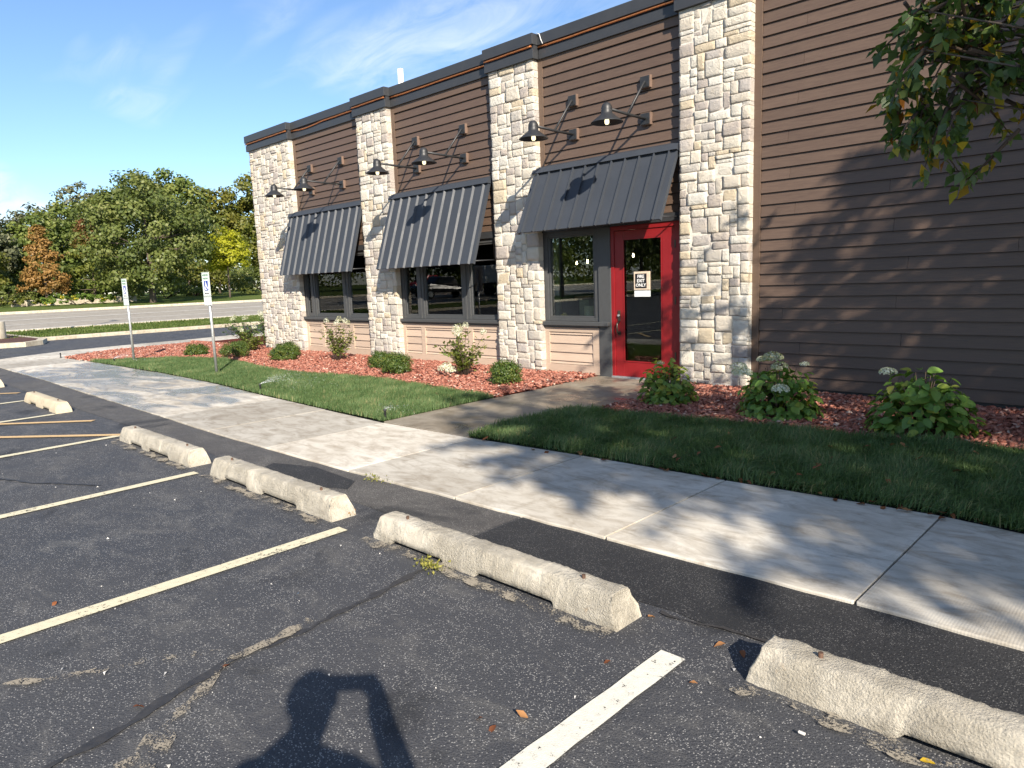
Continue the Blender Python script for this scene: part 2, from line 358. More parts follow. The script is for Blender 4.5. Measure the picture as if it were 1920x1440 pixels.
for x, wd, dash in ((-40.3, .30, 0), (-44.8, .12, 0), (-50.2, .34, 0), (-55.2, .14, 0)):
    z = np.interp(-x, [38, 60], [.03, gz(-60) + .03]) + .012
    tag(MB().add([(x - wd, -300, z + .006), (x + wd, -300, z - .002), (x + wd, 400, z - .002), (x - wd, 400, z + .006)], [(0, 1, 2, 3)]).build('road_marking', PAINT_R) if False else (lambda q: (q.add([(x - wd, -300, z + .006), (x + wd, -300, z - .002), (x + wd, 400, z - .002), (x - wd, 400, z + .006)], [(0, 1, 2, 3)]), q.build('road_marking', PAINT_R))[1])(MB()), kind='structure')
def kerb(name, x0, x1, y0, y1, z0, z1): 
    o = box(name, KERB, None, x0, x1, y0, y1, z0, z1, 0.03); return tag(o, kind='structure')
kerb('kerb', -38.0, -37.7, -300, 400, -.2, .17)
kerb('kerb', -60.45, -60.0, -300, 400, .2, gz(-60) + .20)
kerb('kerb', -30.6, -30.3, 6.4, 60, -.2, .13)
kerb('kerb', -30.6, -30.3, -60, 3.0, -.2, .13)
asph = filled('asphalt', [(-30.3, -60), (45, -60), (45, 60), (-30.3, 60)], 0.0, ASPHALT)
# fresher strips of asphalt along the sidewalk
def ragged(x0, x1, ya, yb, n, amp):
    a = [(x0 + (x1 - x0) * i / n, ya + random.uniform(-amp, amp)) for i in range(n + 1)]
    b = [(x1 + (x0 - x1) * i / n, yb + random.uniform(-amp, amp)) for i in range(n + 1)]
    return a + b
filled('asphalt_patch', ragged(-3.2, 6.0, 2.78, 3.46, 80, .014), 0.004, ASPHALT_NEW)
filled('asphalt_patch', ragged(-24.0, -3.22, 2.80, 3.46, 120, .012), 0.0035, ASPHALT_OLD)
filled('asphalt_patch', [(-5.95, 2.83), (-5.1, 2.80), (-4.75, 2.95), (-4.9, 3.12), (-5.6, 3.16), (-6.05, 3.0)], 0.006, ASPHALT_NEW)
# painted bay lines
def line(x0, y0, x1, y1, wd, mat, z=0.008):
    d = Vector((x1 - x0, y1 - y0)); n_ = Vector((-d.y, d.x)).normalized() * wd / 2
    k = max(2, int(d.length / .12)); a, b = [], []
    for i in range(k + 1):
        q = Vector((x0, y0)) + d * i / k; e = n_ * random.uniform(.95, 1.04)
        a.append((q.x + e.x, q.y + e.y)); b.append((q.x - e.x, q.y - e.y))
    return filled('parking_line', a + b[::-1], z, mat)
line(-1.49, -3.2, -1.50, 2.44, .115, PAINT_W)
line(-3.93, -3.2, -3.985, 2.42, .108, PAINT)
line(-6.10, -3.2, -6.31, 2.40, .105, PAINT)
line(-8.35, -3.2, -8.74, 2.55, .105, PAINT)
line(-10.80, -3.2, -11.16, 2.45, .105, PAINT)
line(-12.85, -3.2, -13.10, 2.50, .105, PAINT)
line(-15.2, -3.2, -15.5, 2.45, .105, PAINT)
line(-17.6, -3.2, -17.9, 2.45, .105, PAINT)
line(1.0, -3.2, 1.0, 2.44, .11, PAINT_W)
for k in range(4):
    line(-10.98 + k * .05, .36 - k * 1.25 + .35, -8.72 + .1 * k, 2.58 - k * 1.25, .10, PAINT_T, .010)
line(-11.0, 1.74, -10.08, 2.63, .10, PAINT_T, .010)
for k in range(4): line(-15.35, 1.6 - k * 1.2, -14.25, 2.66 - k * 1.2, .10, PAINT_T, .010)
# cracks with sand
def ribbon(name, pts, wd, mat, z):
    a, b = [], []
    P = []
    for i in range(len(pts) - 1):
        p, q = Vector(pts[i]), Vector(pts[i + 1]); k = max(2, int((q - p).length / .05))
        P += [p.lerp(q, j / k) for j in range(k)]
    P.append(Vector(pts[-1]))
    for i, p in enumerate(P):
        d = (P[min(i + 1, len(P) - 1)] - P[max(0, i - 1)]).normalized(); n_ = Vector((-d.y, d.x))
        o = mnoise.noise(Vector((p.x * 3, p.y * 3, z * 99))) * .035 + mnoise.noise(Vector((p.x * 14, p.y * 14, z * 99))) * .02 + random.uniform(-.004, .004); e = wd / 2 * random.uniform(.3, 1.3)
        a.append(((p + n_ * (o + e))[:])); b.append(((p + n_ * (o - e))[:]))
    return filled(name, a + b[::-1], z, mat)
ribbon('asphalt_crack', [(-2.55, -.4), (-2.72, .45), (-2.93, 1.17), (-2.94, 1.61), (-3.05, 2.37)], .05, TAR, .007)
ribbon('asphalt_crack', [(-2.45, .55), (-2.62, .75), (-2.76, .98), (-2.92, 1.14), (-3.0, 1.6)], .06, SAND, .010)
ribbon('asphalt_crack', [(-2.2, .50), (-2.35, .62), (-2.62, .80)], .09, SAND, .011)
ribbon('asphalt_crack', [(-3.6, .30), (-3.35, .62), (-3.2, .95), (-3.03, 1.18)], .05, SAND, .012)
ribbon('asphalt_crack', [(-3.95, .25), (-3.6, .30)], .06, SAND, .013)
ribbon('asphalt_crack', [(-8.4, .9), (-7.2, 1.35), (-6.6, 1.72)], .035, TAR, .007)
ribbon('asphalt_crack', [(-1.75, 2.74), (-1.2, 2.78), (-.4, 2.76), (1.2, 2.77)], .022, TAR, .0085)
for x0, x1, y in ((-3.72, -1.8, 2.40), (-6.15, -4.15, 2.39), (-1.2, 1.0, 2.40), (-8.5, -6.5, 2.38)):
    ribbon('asphalt_crack', [(x0, y), ((x0 + x1) / 2, y - .01), (x1, y)], .10, SAND, .014)

# sidewalk: one slab per pour, joints open
SWN = [(5.5, 3.40), (1.0, 3.40), (-.43, 3.39), (-1.09, 3.385), (-2.5, 3.335), (-3.85, 3.30), (-5.17, 3.25), (-6.62, 3.235), (-8.0, 3.24), (-10.0, 3.29), (-12.1, 3.32), (-15.7, 3.40), (-20.0, 3.42), (-24.0, 3.42)]
SWF = [(5.5, 4.88), (1.0, 4.88), (-.65, 4.88), (-1.08, 4.94), (-2.54, 4.86), (-3.85, 4.82), (-5.3, 4.72), (-6.70, 4.68), (-8.2, 4.77), (-9.9, 4.88), (-12.1, 5.05), (-14.8, 5.13), (-18.2, 5.06), (-24.0, 4.95)]
def yi(tab, x): t = sorted(tab); return float(np.interp(x, [q[0] for q in t], [q[1] for q in t]))
sw = filled('sidewalk', [(x, y) for x, y in SWN] + [(x, y) for x, y in SWF[::-1]], -.004, FOUND); sw.location.z = 0.003
JX = [5.5, 4.1, 2.8, 1.5, .22, -1.09, -2.52, -3.87, -5.2, -6.66, -8.05, -9.45, -10.9, -12.3, -13.7, -15.1, -16.5, -17.9, -19.3, -20.7, -22.1]
def slab(pts, mat, parent, z=.018, th=.10):
    o = filled('slab', pts, z, mat, th, None, parent); b = o.modifiers.new('bevel', 'BEVEL'); b.width = .007; b.segments = 2; b.limit_method = 'ANGLE'; b.angle_limit = R_(50); return o
for i in range(len(JX) - 1):
    x1, x0 = JX[i] - .006, JX[i + 1] + .006; k = 6
    xs = [x0 + (x1 - x0) * j / k for j in range(k + 1)]
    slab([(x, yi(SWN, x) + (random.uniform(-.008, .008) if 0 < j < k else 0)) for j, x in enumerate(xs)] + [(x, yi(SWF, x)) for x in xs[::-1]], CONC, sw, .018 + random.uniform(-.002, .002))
# sidewalk turning round the end of the building
CRN = [(-20.9, 4.98), (-21.6, 5.6), (-22.0, 6.4), (-22.2, 7.8), (-22.3, 9.3), (-22.7, 11.0), (-22.8, 16), (-22.8, 30)]
CRF = [(-22.1, 3.42), (-22.9, 4.4), (-23.6, 5.6), (-23.9, 7.4), (-24.0, 9.3), (-24.4, 11.2), (-24.5, 16), (-24.5, 30)]
for i in range(len(CRN) - 1):
    slab([CRN[i], CRN[i + 1], CRF[i + 1], CRF[i]], CONC, sw, .018)
slab([(-22.1, 3.44), (-22.1, 5.0), (-20.9, 4.98), (-20.72, 4.98), (-20.72, 3.44)], CONC, sw, .017)
# walk to the door
WL = [(-6.72, 4.66), (-6.78, 5.4), (-6.78, 6.5), (-6.76, 7.3), (-6.84, 8.3), (-6.85, 8.97)]
WRt = [(-5.30, 4.74), (-5.42, 5.46), (-5.30, 6.31), (-5.08, 6.7), (-5.02, 7.3), (-5.15, 8.0), (-5.30, 8.84), (-5.30, 8.97)]
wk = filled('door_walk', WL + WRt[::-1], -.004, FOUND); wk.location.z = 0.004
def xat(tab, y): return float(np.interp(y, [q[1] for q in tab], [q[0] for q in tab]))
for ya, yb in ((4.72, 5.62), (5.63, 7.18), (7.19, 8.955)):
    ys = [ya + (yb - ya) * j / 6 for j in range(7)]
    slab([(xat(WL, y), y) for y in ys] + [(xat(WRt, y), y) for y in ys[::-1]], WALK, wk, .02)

# lawns
LL = [(-6.71, 4.72)] + [(x, y + .01) for x, y in SWF if -18.3 < x < -6.8] + [(-19.05, 5.04), (-18.22, 5.87), (-17.35, 6.53), (-16.0, 6.96), (-14.75, 6.83), (-13.38, 6.56), (-12.28, 6.53), (-11.27, 6.62), (-10.0, 6.84), (-8.82, 6.75), (-7.66, 6.64), (-6.8, 6.58)]
LR = [(-5.30, 4.75), (-5.40, 5.46), (-5.28, 6.31), (-5.05, 6.52), (-4.44, 6.55), (-3.24, 6.69), (-2.25, 6.8), (-1.43, 6.95), (-.98, 6.98), (4.5, 7.0), (4.5, 4.9), (-.65, 4.9), (-1.08, 4.95), (-2.54, 4.87), (-3.85, 4.83)]
def m_grass(name, stops): return m_leaf(name, stops, 0.55, 0.35, spec=0.25)
GRASS = m_grass('grass_blades', [(0, (0.048, 0.092, 0.034)), (0.35, (0.094, 0.158, 0.060)), (0.7, (0.140, 0.208, 0.085)), (0.93, (0.18, 0.23, 0.105)), (1, (0.32, 0.29, 0.15))])
def blades(name, P, z0, hmin, hmax, wd, lean=.5, clump=2.2, mat=GRASS, parent=None):
    n = len(P); h = hmin + (hmax - hmin) * rng.random(n)
    nz = np.array([mnoise.noise(Vector((x * clump, y * clump, 3.1))) for x, y in P]); nz2 = np.array([mnoise.noise(Vector((x * clump * 3, y * clump * 3, 9.1))) for x, y in P])
    h *= (1 + .35 * nz + .3 * nz2); th = rng.random(n) * 2 * np.pi; la = th * 0 + nz * 5 + rng.normal(0, 1.0, n); le = np.abs(rng.normal(0, lean, n))
    base = np.column_stack([P, np.full(n, z0)]); sd = np.column_stack([np.cos(th), np.sin(th), np.zeros(n)]) * (wd / 2)
    ld = np.column_stack([np.cos(la), np.sin(la), np.zeros(n)]) * (h * le)[:, None]; up = np.column_stack([np.zeros(n), np.zeros(n), h])
    tip = base + ld + up * np.sqrt(np.clip(1 - np.minimum(le, .95) ** 2 * .6, .2, 1))[:, None]; mid = base + ld * .35 + up * .55
    V = np.stack([base - sd, base + sd, mid + sd * .8, tip, mid - sd * .8], 1).reshape(-1, 3)
    o = np.arange(n) * 5; F = np.concatenate([np.column_stack([o, o + 1, o + 2, o + 4]), np.column_stack([o + 4, o + 2, o + 3, o + 3])]) if False else None
    T = np.concatenate([np.column_stack([o, o + 1, o + 2]), np.column_stack([o, o + 2, o + 4]), np.column_stack([o + 4, o + 2, o + 3])])
    r = np.clip(.5 + .28 * nz + .18 * nz2 + rng.normal(0, .26, n), 0, 1)
    me = fast_mesh(name, V, T, np.concatenate([r, r, r])); me.materials.append(mat)
    return link(bpy.data.objects.new(name, me), parent)
lawn_l = filled('lawn', LL, .028, LAWNBASE); lawn_r = filled('lawn', LR, .03, LAWNBASE)
P = sample(LL, 6500); g1 = blades('lawn_grass', P, .02, .045, .085, .0065)
tag(g1, 'sunlit green mown grass on the lawn with two parking signs', 'grass', kind='stuff')
P = sample([(x, y) for x, y in LR], 9000); P = P[(P[:, 0] < .8)]
g2 = blades('lawn_grass', P, .02, .06, .115, .0075, 1.05)
tag(g2, 'longer dark green grass on the shaded lawn below the blank siding wall', 'grass', kind='stuff')
# verge between car park and road, far lawn
GRASS_F = m_grass('grass_far', [(0, (0.06, 0.10, 0.022)), (0.5, (0.095, 0.135, 0.034)), (1, (0.14, 0.165, 0.05))])
mb = MB(); mb.add([(-37.7, -60, .10), (-30.6, -60, .10), (-30.6, 60, .10), (-37.7, 60, .10)], [(0, 1, 2, 3)]); tag(mb.build('verge', TURF), kind='structure')
P = np.column_stack([rng.uniform(-37.7, -30.6, 26000), rng.uniform(-5, 30, 26000)])
tag(blades('verge_grass', P, .09, .06, .13, .035, .6, .6, GRASS_F), 'bright mown grass verge between car park and road', 'grass', kind='stuff')
mb = MB(); mb.add([(-110, -300, gz(-110) + .02), (-75, -300, gz(-75) + .02), (-75, 400, gz(-75) + .02), (-110, 400, gz(-110) + .02)], [(0, 1, 2, 3)])
mb.add([(-75, -300, gz(-75) + .02), (-60.45, -300, gz(-60.4) + .04), (-60.45, 400, gz(-60.4) + .04), (-75, 400, gz(-75) + .02)], [(0, 1, 2, 3)]); tag(mb.build('far_lawn', TURF), kind='structure')

# mulch beds
ML = [(-6.82, 6.60), (-7.66, 6.66), (-8.82, 6.77), (-10.0, 6.86), (-11.27, 6.64), (-12.28, 6.55), (-13.38, 6.58), (-14.75, 6.85), (-16.0, 6.98), (-17.35, 6.55), (-18.22, 5.89), (-19.05, 5.06), (-20.85, 5.0), (-21.5, 5.6), (-21.95, 6.4), (-22.15, 7.8), (-22.25, 9.3), (-22.6, 11.0), (-22.7, 14), (-17.8, 14), (-17.8, 8.86), (-16, 8.95), (-6.86, 8.95), (-6.84, 8.3), (-6.78, 7.3)]
MR = [(-5.05, 6.54), (-4.44, 6.57), (-3.24, 6.71), (-2.25, 6.82), (-1.43, 6.97), (-.98, 7.0), (4.5, 7.02), (4.5, 8.95), (-5.28, 8.95), (-5.15, 8.0), (-5.02, 7.3), (-5.06, 6.8)]
MULCH = m_turf('mulch_bed', (0.16, 0.040, 0.024), (0.11, 0.028, 0.018), (0.05, 0.018, 0.013))
m_ = Mat('mulch_chips'); MCH = m_.fin(m_.ramp(m_.attr(), [(0, (0.15, 0.048, 0.034)), (.35, (0.30, 0.112, 0.078)), (.7, (0.41, 0.185, 0.135)), (.92, (0.46, 0.26, 0.20)), (1, (0.56, 0.42, 0.34))]), 0.85, spec=0.2)
def chips(name, P, z0, s, label):
    P = P + rng.normal(0, .035, P.shape); P[:, 1] = np.minimum(P[:, 1], 8.9); n = len(P); base = np.array([(-1, -1, -1), (1, -1, -1), (1, 1, -1), (-1, 1, -1), (-1, -1, 1), (1, -1, 1), (1, 1, 1), (-1, 1, 1)], float)
    V = np.repeat(base[None], n, 0) * (1 + rng.normal(0, .22, (n, 8, 3)))
    V *= (np.column_stack([rng.uniform(.5, 1.15, n), rng.uniform(.3, .7, n), rng.uniform(.12, .34, n)]) * s / 2)[:, None, :]
    a = rng.random(n) * 2 * np.pi; b = rng.normal(0, .35, n); c, sn = np.cos(b), np.sin(b)
    x = V[..., 0] * c[:, None] + V[..., 2] * sn[:, None]; z = -V[..., 0] * sn[:, None] + V[..., 2] * c[:, None]; y = V[..., 1]
    b2 = rng.normal(0, .35, n); c2, s2 = np.cos(b2)[:, None], np.sin(b2)[:, None]; y, z = y * c2 - z * s2, y * s2 + z * c2
    ca, sa = np.cos(a)[:, None], np.sin(a)[:, None]
    V = np.stack([x * ca - y * sa + P[:, :1], x * sa + y * ca + P[:, 1:2], z + z0 + rng.uniform(0, .03, n)[:, None]], -1).reshape(-1, 3)
    q = np.array([(0, 3, 2, 1), (4, 5, 6, 7), (0, 1, 5, 4), (1, 2, 6, 5), (2, 3, 7, 6), (3, 0, 4, 7)]); F = (np.arange(n)[:, None, None] * 8 + q[None]).reshape(-1, 4)
    me = fast_mesh(name, V, F, np.repeat(np.clip(rng.normal(.45, .25, n), 0, 1), 6)); me.materials.append(MCH)
    return tag(link(bpy.data.objects.new(name, me)), label, 'mulch', kind='stuff')
filled('mulch_bed', ML, .022, MULCH); filled('mulch_bed', MR, .022, MULCH)
P = sample(ML, 620); P = P[P[:, 1] < 13]
chips('mulch_chips', P, .028, .062, 'sunlit red wood chips in the bed below the windows')
P = sample(MR, 950); P = P[P[:, 0] < 1.5]
chips('mulch_chips', P, .028, .062, 'shaded dark red wood chips in the bed along the blank siding wall')

# ------------------------------------------------------------------ building
WY = 8.95                      # trim face
B = empty('restaurant_building', 'brown sided restaurant building with pale stone pillars and black awnings', 'building', (-6, 14, 0))
def bp(o):                     # keep world placement under the building
    o.parent = B; o.matrix_parent_inverse = Matrix.Translation((6, -14, 0)); return o
def sub(o, p):
    o.parent = p; return o
PIL = [(-17.66, -15.70), (-12.89, -11.85), (-8.93, -7.94), (-5.29, -4.30)]
ZT = 5.03
def stones(W_, H_, cu, cv, r):
    nx, nz_ = max(1, round(W_ / cu)), round(H_ / cv); occ = np.zeros((nz_, nx), bool); out = []
    for j in range(nz_):
        for i in range(nx):
            if occ[j, i]: continue
            hh = r.choices([1, 2, 3, 4], [2.2, 3.4, 2.6, .9])[0]; ww = r.choices([2, 3, 4, 5, 6, 7], [1.3, 2.2, 3.0, 2.6, 1.8, .8])[0]
            if hh >= 3: ww = max(ww, 3) if r.random() < .8 else ww
            k = 0
            while k < ww and i + k < nx and not occ[j, i + k]: k += 1
            ww = k
            rem = 0
            while i + ww + rem < nx and not occ[j, i + ww + rem]: rem += 1
            if rem == 1: ww += 1
            hh = min(hh, nz_ - j)
            q = 1
            while q < hh and not occ[j + q, i:i + ww].any(): q += 1
            hh = q
            occ[j:j + hh, i:i + ww] = True; out.append((i / nx, (i + ww) / nx, j / nz_, (j + hh) / nz_))
    return out
def stone_geo(x0, x1, z0, z1, yf, yb, r, el, er):
    g = .0028; x0 += g if not el else -.012; x1 -= g if not er else -.012; z0 += g; z1 -= g
    n_ = 4; V = []; ed = min(.009, (x1 - x0) * .12, (z1 - z0) * .12); pro = r.uniform(-.008, .012)
    ts = [0, .12, .88, 1] if False else [0, r.uniform(.10, .22), r.uniform(.78, .90), 1]; jx, jz = (x1 - x0) * .03, (z1 - z0) * .03
    for a in range(n_):
        for b in range(n_):
            u, v = ts[b], ts[a]; x = x0 + (x1 - x0) * u; z = z0 + (z1 - z0) * v; e = b in (0, 3) or a in (0, 3)
            V.append((x + r.uniform(-.5, .5) * min(jx, .006), yf + (ed * .9 if e else 0) - pro + r.uniform(-.006, .006), z + r.uniform(-.5, .5) * min(jz, .006)))
    F = [(a * 4 + b, a * 4 + b + 1, a * 4 + b + 5, a * 4 + b + 4) for a in range(3) for b in range(3)]
    ring = [0, 1, 2, 3, 7, 11, 15, 14, 13, 12, 8, 4]; o = len(V)
    for i in ring: V.append((V[i][0], yb, V[i][2]))
    for k in range(12): F.append((ring[k], o + k, o + (k + 1) % 12, ring[(k + 1) % 12]))
    return V, F
for pi_, (px0, px1) in enumerate(PIL):
    r = random.Random(40 + pi_); yf = 8.835
    core = bp(MB().box(px0 + .012, px1 - .012, 8.847, 9.02, -.05, ZT).build('pillar', MORTAR)); 
    lst = stones(px1 - px0, ZT - .06, .053, .0555, r); indiv = pi_ >= 2
    VV, FF, RR = [], [], []
    for (a, b, c, d) in lst:
        x0, x1 = px0 + a * (px1 - px0), px0 + b * (px1 - px0); z0, z1 = .06 + c * (ZT - .06), .06 + d * (ZT - .06)
        el, er = a == 0, b == 1
        V, F = stone_geo(x0, x1, z0, z1, yf, 8.951 if (el or er) else 8.875, r, el, er); rv = r.random()
        if indiv:
            me = bpy.data.meshes.new('stone'); me.from_pydata(V, [], F); me.polygons.foreach_set('use_smooth', [True] * 9 + [False] * 12); me.update()
            at = me.attributes.new('rnd', 'FLOAT', 'FACE'); at.data.foreach_set('value', [rv] * len(F)); me.materials.append(STONE)
            o = bpy.data.objects.new('stone', me); link(o); o.parent = core
        else:
            k = len(VV); VV += V; FF += [tuple(i + k for i in f) for f in F]; RR += [rv] * len(F)
    if not indiv:
        me = fast_mesh('stones', VV, FF, RR); me.materials.append(STONE); me.polygons.foreach_set('use_smooth', ([True] * 9 + [False] * 12) * len(lst))
        o = link(bpy.data.objects.new('stones', me)); o.parent = core; o['kind'] = 'stuff'

# wall sheathing, siding boards
SZ, SE = .0793, .1457          # first board line, exposure
def board(parent, x0, x1, z0, z1, mat, yb=8.953, yt=8.976):
    V = [(x0, yb, z0), (x1, yb, z0), (x1, yt, z1), (x0, yt, z1), (x0, 9.0, z0), (x1, 9.0, z0), (x1, 9.0, z1), (x0, 9.0, z1)]
    me = bpy.data.meshes.new('siding_board'); me.from_pydata(V, [], [(0, 1, 2, 3), (0, 4, 5, 1), (1, 5, 6, 2), (2, 6, 7, 3), (3, 7, 4, 0)]); me.materials.append(mat)
    o = bpy.data.objects.new('siding_board', me); link(o); o.parent = parent; return o
def side(parent, x0, x1, z0, z1, mat, r, joints=True):
    k = 0
    while SZ + k * SE < z1 - .01:
        a, b = max(z0, SZ + k * SE), min(z1, SZ + (k + 1) * SE)
        if b - a > .02 and b > z0:
            xs = [x0, x1]
            if joints and x1 - x0 > 3.4:
                q = x0 + ((k * 1.22 + r.uniform(0, .25)) % 3.66) + .3
                while q < x1 - .3: xs.insert(-1, q); q += 3.66
            for i in range(len(xs) - 1): board(parent, xs[i] + .0015, xs[i + 1] - .0015, a + .0042, b, mat)
        k += 1
rr = random.Random(5)
BAYS = [(-15.70, -12.89), (-11.85, -8.93), (-7.94, -5.29)]
wr = bp(MB().box(-4.30, 9.0, 8.985, 9.2, -.1, 5.05).build('wall', BACKING)); side(wr, -4.19, 9.0, .0793, 5.05, SIDING, rr)
sub(box('trim_board', TRIM, None, -4.31, -4.192, 8.948, 8.99, .03, 5.05, .002), wr)
sub(box('foundation_strip', FOUND, None, -4.3, 9.0, 8.975, 9.0, -.05, .08), wr)
for bi, (x0, x1) in enumerate(BAYS):
    up_ = bp(MB().box(x0 - .05, x1 + .05, 8.985, 9.2, 2.44, 5.05).build('wall', BACKING))
    side(up_, x0 + .105, x1 - .01, 2.44, 4.90, SIDING, rr, False)
    sub(box('trim_board', TRIM, None, x0 - .02, x0 + .103, 8.948, 8.99, 2.44, 5.04, .002), up_)
    sub(box('frieze_board', TRIM, None, x0 + .104, x1 + .02, 8.95, 8.99, 4.902, 5.04, .002), up_)
    sub(box('header', CHAR, None, x0 - .02, x1 + .02, 8.93, 8.99, 2.325, 2.438, .003), up_)

# wainscot panels under the windows, windows
def wainscot(x0, x1, stiles):
    wpan = bp(MB().box(x0 - .05, x1, 8.985, 9.2, -.1, .80).build('wainscot_panel', BACKING))
    side(wpan, x0 + .02, x1 - .005, .175, .72, SIDING_T, rr, False)
    sub(box('rail', SIDING_T, None, x0 - .02, x1, 8.944, 8.99, .705, .80, .002), wpan)
    sub(box('skirt_board', SIDING_T, None, x0 - .02, x1, 8.938, 8.99, .035, .172, .002), wpan)
    for a, b in stiles: sub(box('stile', SIDING_T, None, a, b, 8.9445, 8.99, .1725, .7045, .002), wpan)
    sub(box('foundation_strip', FOUND, None, x0 - .02, x1, 8.955, 9.0, -.05, .0345), wpan); return wpan
def window(x0, x1, mulls, zs=.882, zt=2.325):
    wn = MB(); yf = 8.965
    wn.box(x0 - .02, x0 + .09, yf, 9.12, zs, zt); wn.box(x1 - .09, x1 + .02, yf, 9.12, zs, zt)
    wn.box(x0 + .09, x1 - .09, yf + .004, 9.12, zs, zs + .055); wn.box(x0 + .09, x1 - .09, yf + .004, 9.12, zt - .07, zt)
    wf = bp(wn.build('window', FRAME, None, .004))
    edges = [x0 + .09] + [q for m in mulls for q in m] + [x1 - .09]
    for a, b in mulls:
        sub(box('mullion', FRAME, None, a, b, yf - .006, 9.12, zs + .001, zt - .001, .004), wf)
        sub(box('mullion_cap', FRAME, None, (a + b) / 2 - .03, (a + b) / 2 + .03, yf - .02, yf - .004, zs + .001, zt - .001, .003), wf)
    for k in range(0, len(edges), 2):
        a, b = edges[k], edges[k + 1]
        s_ = MB(); 
        for (p, q, c, d) in ((a, a + .035, zs + .055, zt - .07), (b - .035, b, zs + .055, zt - .07), (a + .035, b - .035, zs + .055, zs + .085), (a + .035, b - .035, zt - .10, zt - .07)): s_.box(p, q, 8.985, 9.05, c, d)
        sub(s_.build('sash', FRAME, None, .003), wf)
        sub(box('pane', GLASS, None, a + .03, b - .03, 9.015, 9.021, zs + .08, zt - .095), wf)
        sub(box('inner_casing', OLIVE, None, a + .002, a + .075, 9.13, 9.2, zs, zt), wf)
    sub(box('sill', FRAME, None, x0 - .03, x1 + (.02 if x1 < -8 else .22), 8.875, 9.0, .815, .88, .008), wf)
    sub(box('sill_apron', FRAME, None, x0 - .01, x1, 8.915, 9.0, .78, .814, .003), wf)
    return wf
wainscot(-15.70, -12.89, [(-15.71, -15.60), (-15.02, -14.90), (-13.80, -13.67), (-13.0, -12.9)])
window(-15.70, -12.89, [(-15.40, -15.20), (-14.02, -13.80)])
wainscot(-11.85, -8.93, [(-11.86, -11.75), (-11.25, -11.13), (-9.86, -9.73), (-9.05, -8.95)])
window(-11.85, -8.93, [(-11.33, -11.13), (-10.0, -9.78)])
wainscot(-7.94, -6.80, [(-7.95, -7.84), (-6.93, -6.80)])
window(-7.94, -6.80, [])
# door bay
dr = bp(MB().box(-6.795, -6.56, 8.935, 9.14, .02, 2.322).build('door_post', FRAME, None, .004))
dm = MB(); DY0, DY1 = 8.965, 9.01
dm.box(-6.50, -6.345, DY0, DY1, .05, 2.25); dm.box(-5.66, -5.44, DY0, DY1, .05, 2.25); dm.box(-6.345, -5.66, DY0 + .001, DY1, .05, .275); dm.box(-6.345, -5.66, DY0 + .001, DY1, 2.13, 2.25)
door = bp(dm.build('door', REDP, None, .004)); door['label'] = 'red door with a tall glass pane'
sub(box('pane', GLASS, None, -6.35, -5.655, 8.985, 8.991, .27, 2.135), door)
fm = MB(); fm.box(-6.562, -6.502, 8.95, 9.12, .03, 2.322); fm.box(-5.438, -5.28, 8.95, 9.12, .03, 2.322); fm.box(-6.502, -5.438, 8.951, 9.12, 2.255, 2.322)
sub(fm.build('door_frame', REDP, None, .003), door)
for a, b, c, d in ((-6.345, -6.325, .275, 2.13), (-5.68, -5.66, .275, 2.13), (-6.325, -5.68, .275, .295), (-6.325, -5.68, 2.11, 2.13)): sub(box('glazing_bead', REDP, None, a, b, 8.958, 8.9645, c, d), door)
sub(box('threshold', STEEL, None, -6.56, -5.44, 8.92, 9.1, .018, .048, .004), door)
hm = MB(); hm.box(-6.445, -6.405, 8.952, 8.966, .90, 1.06); hm.tube([(-6.425, 8.955, .88), (-6.425, 8.905, .87), (-6.425, 8.897, .80), (-6.425, 8.905, .72), (-6.425, 8.96, .70)], .013, 10); hm.box(-6.447, -6.403, 8.955, 8.966, .68, .74)
sub(hm.build('handle', BRONZE), door)
sub((lambda q: (q.tube([(-6.425, 8.95, .985), (-6.425, 8.935, .985)], .02, 14), q.build('lock_cylinder', STEEL))[1])(MB()), door)
for z in (.35, 1.15, 1.95): sub(box('hinge', BRONZE, None, -5.445, -5.425, 8.94, 8.966, z, z + .11), door)

# fascia, cap and roof
def fascia_run(x0, x1, dy):
    a = bp(MB().box(x0, x1, 8.79 + dy, 9.3, 5.022, 5.165).build('fascia', CHAR, None, .004))
    sub(box('reveal', CHAR, None, x0 + .001, x1 - .001, 8.815 + dy, 9.3, 5.1655, 5.225), a)
    sub(box('parapet_cap', CHAR, None, x0 - .012, x1 + .012, 8.765 + dy, 9.34, 5.2255, 5.392, .004), a)
runs = []
for i, (a, b) in enumerate(PIL):
    fascia_run(a - .06, b + .06, 0); runs.append((a - .06, b + .06, 0))
    n_ = PIL[i + 1][0] - .06 if i < 3 else 9.0
    fascia_run(b + .0735, n_ - .0135, .125); runs.append((b + .06, n_, .125))
bp(box('roof', plain('roof_membrane', (.25, .25, .25), .9), None, -17.6, 9, 9.345, 28, 4.85, 5.05))
bp(box('side_wall', SIDING, None, -17.6, -17.4, 9.02, 28, -.1, 5.3)); bp(box('side_wall', SIDING, None, 8.9, 9.1, 9.2, 28, -.1, 5.3)); bp(box('back_wall', SIDING, None, -17.6, 9.1, 27.9, 28.1, -.1, 5.3))
# pipe along the fascia
cp = empty('copper_pipe', 'thin orange copper pipe clipped along the dark fascia', 'pipe', (-10, 8.77, 5.19))
for i, (a, b, dy) in enumerate(runs):
    k = 14; pts = []
    for j in range(k + 1):
        t = j / k; x = a + .02 + (b - a - .04) * t; sag = -.03 * math.sin(math.pi * min(1, t * 2)) * (1 if i == 1 else .12) + random.uniform(-.002, .002)
        pts.append((x + 10, 8.775 + dy - 8.77, 5.195 + sag - 5.19))
    q = MB().tube(pts, .0155, 8); s_ = q.build('pipe_run', COPPER, cp)
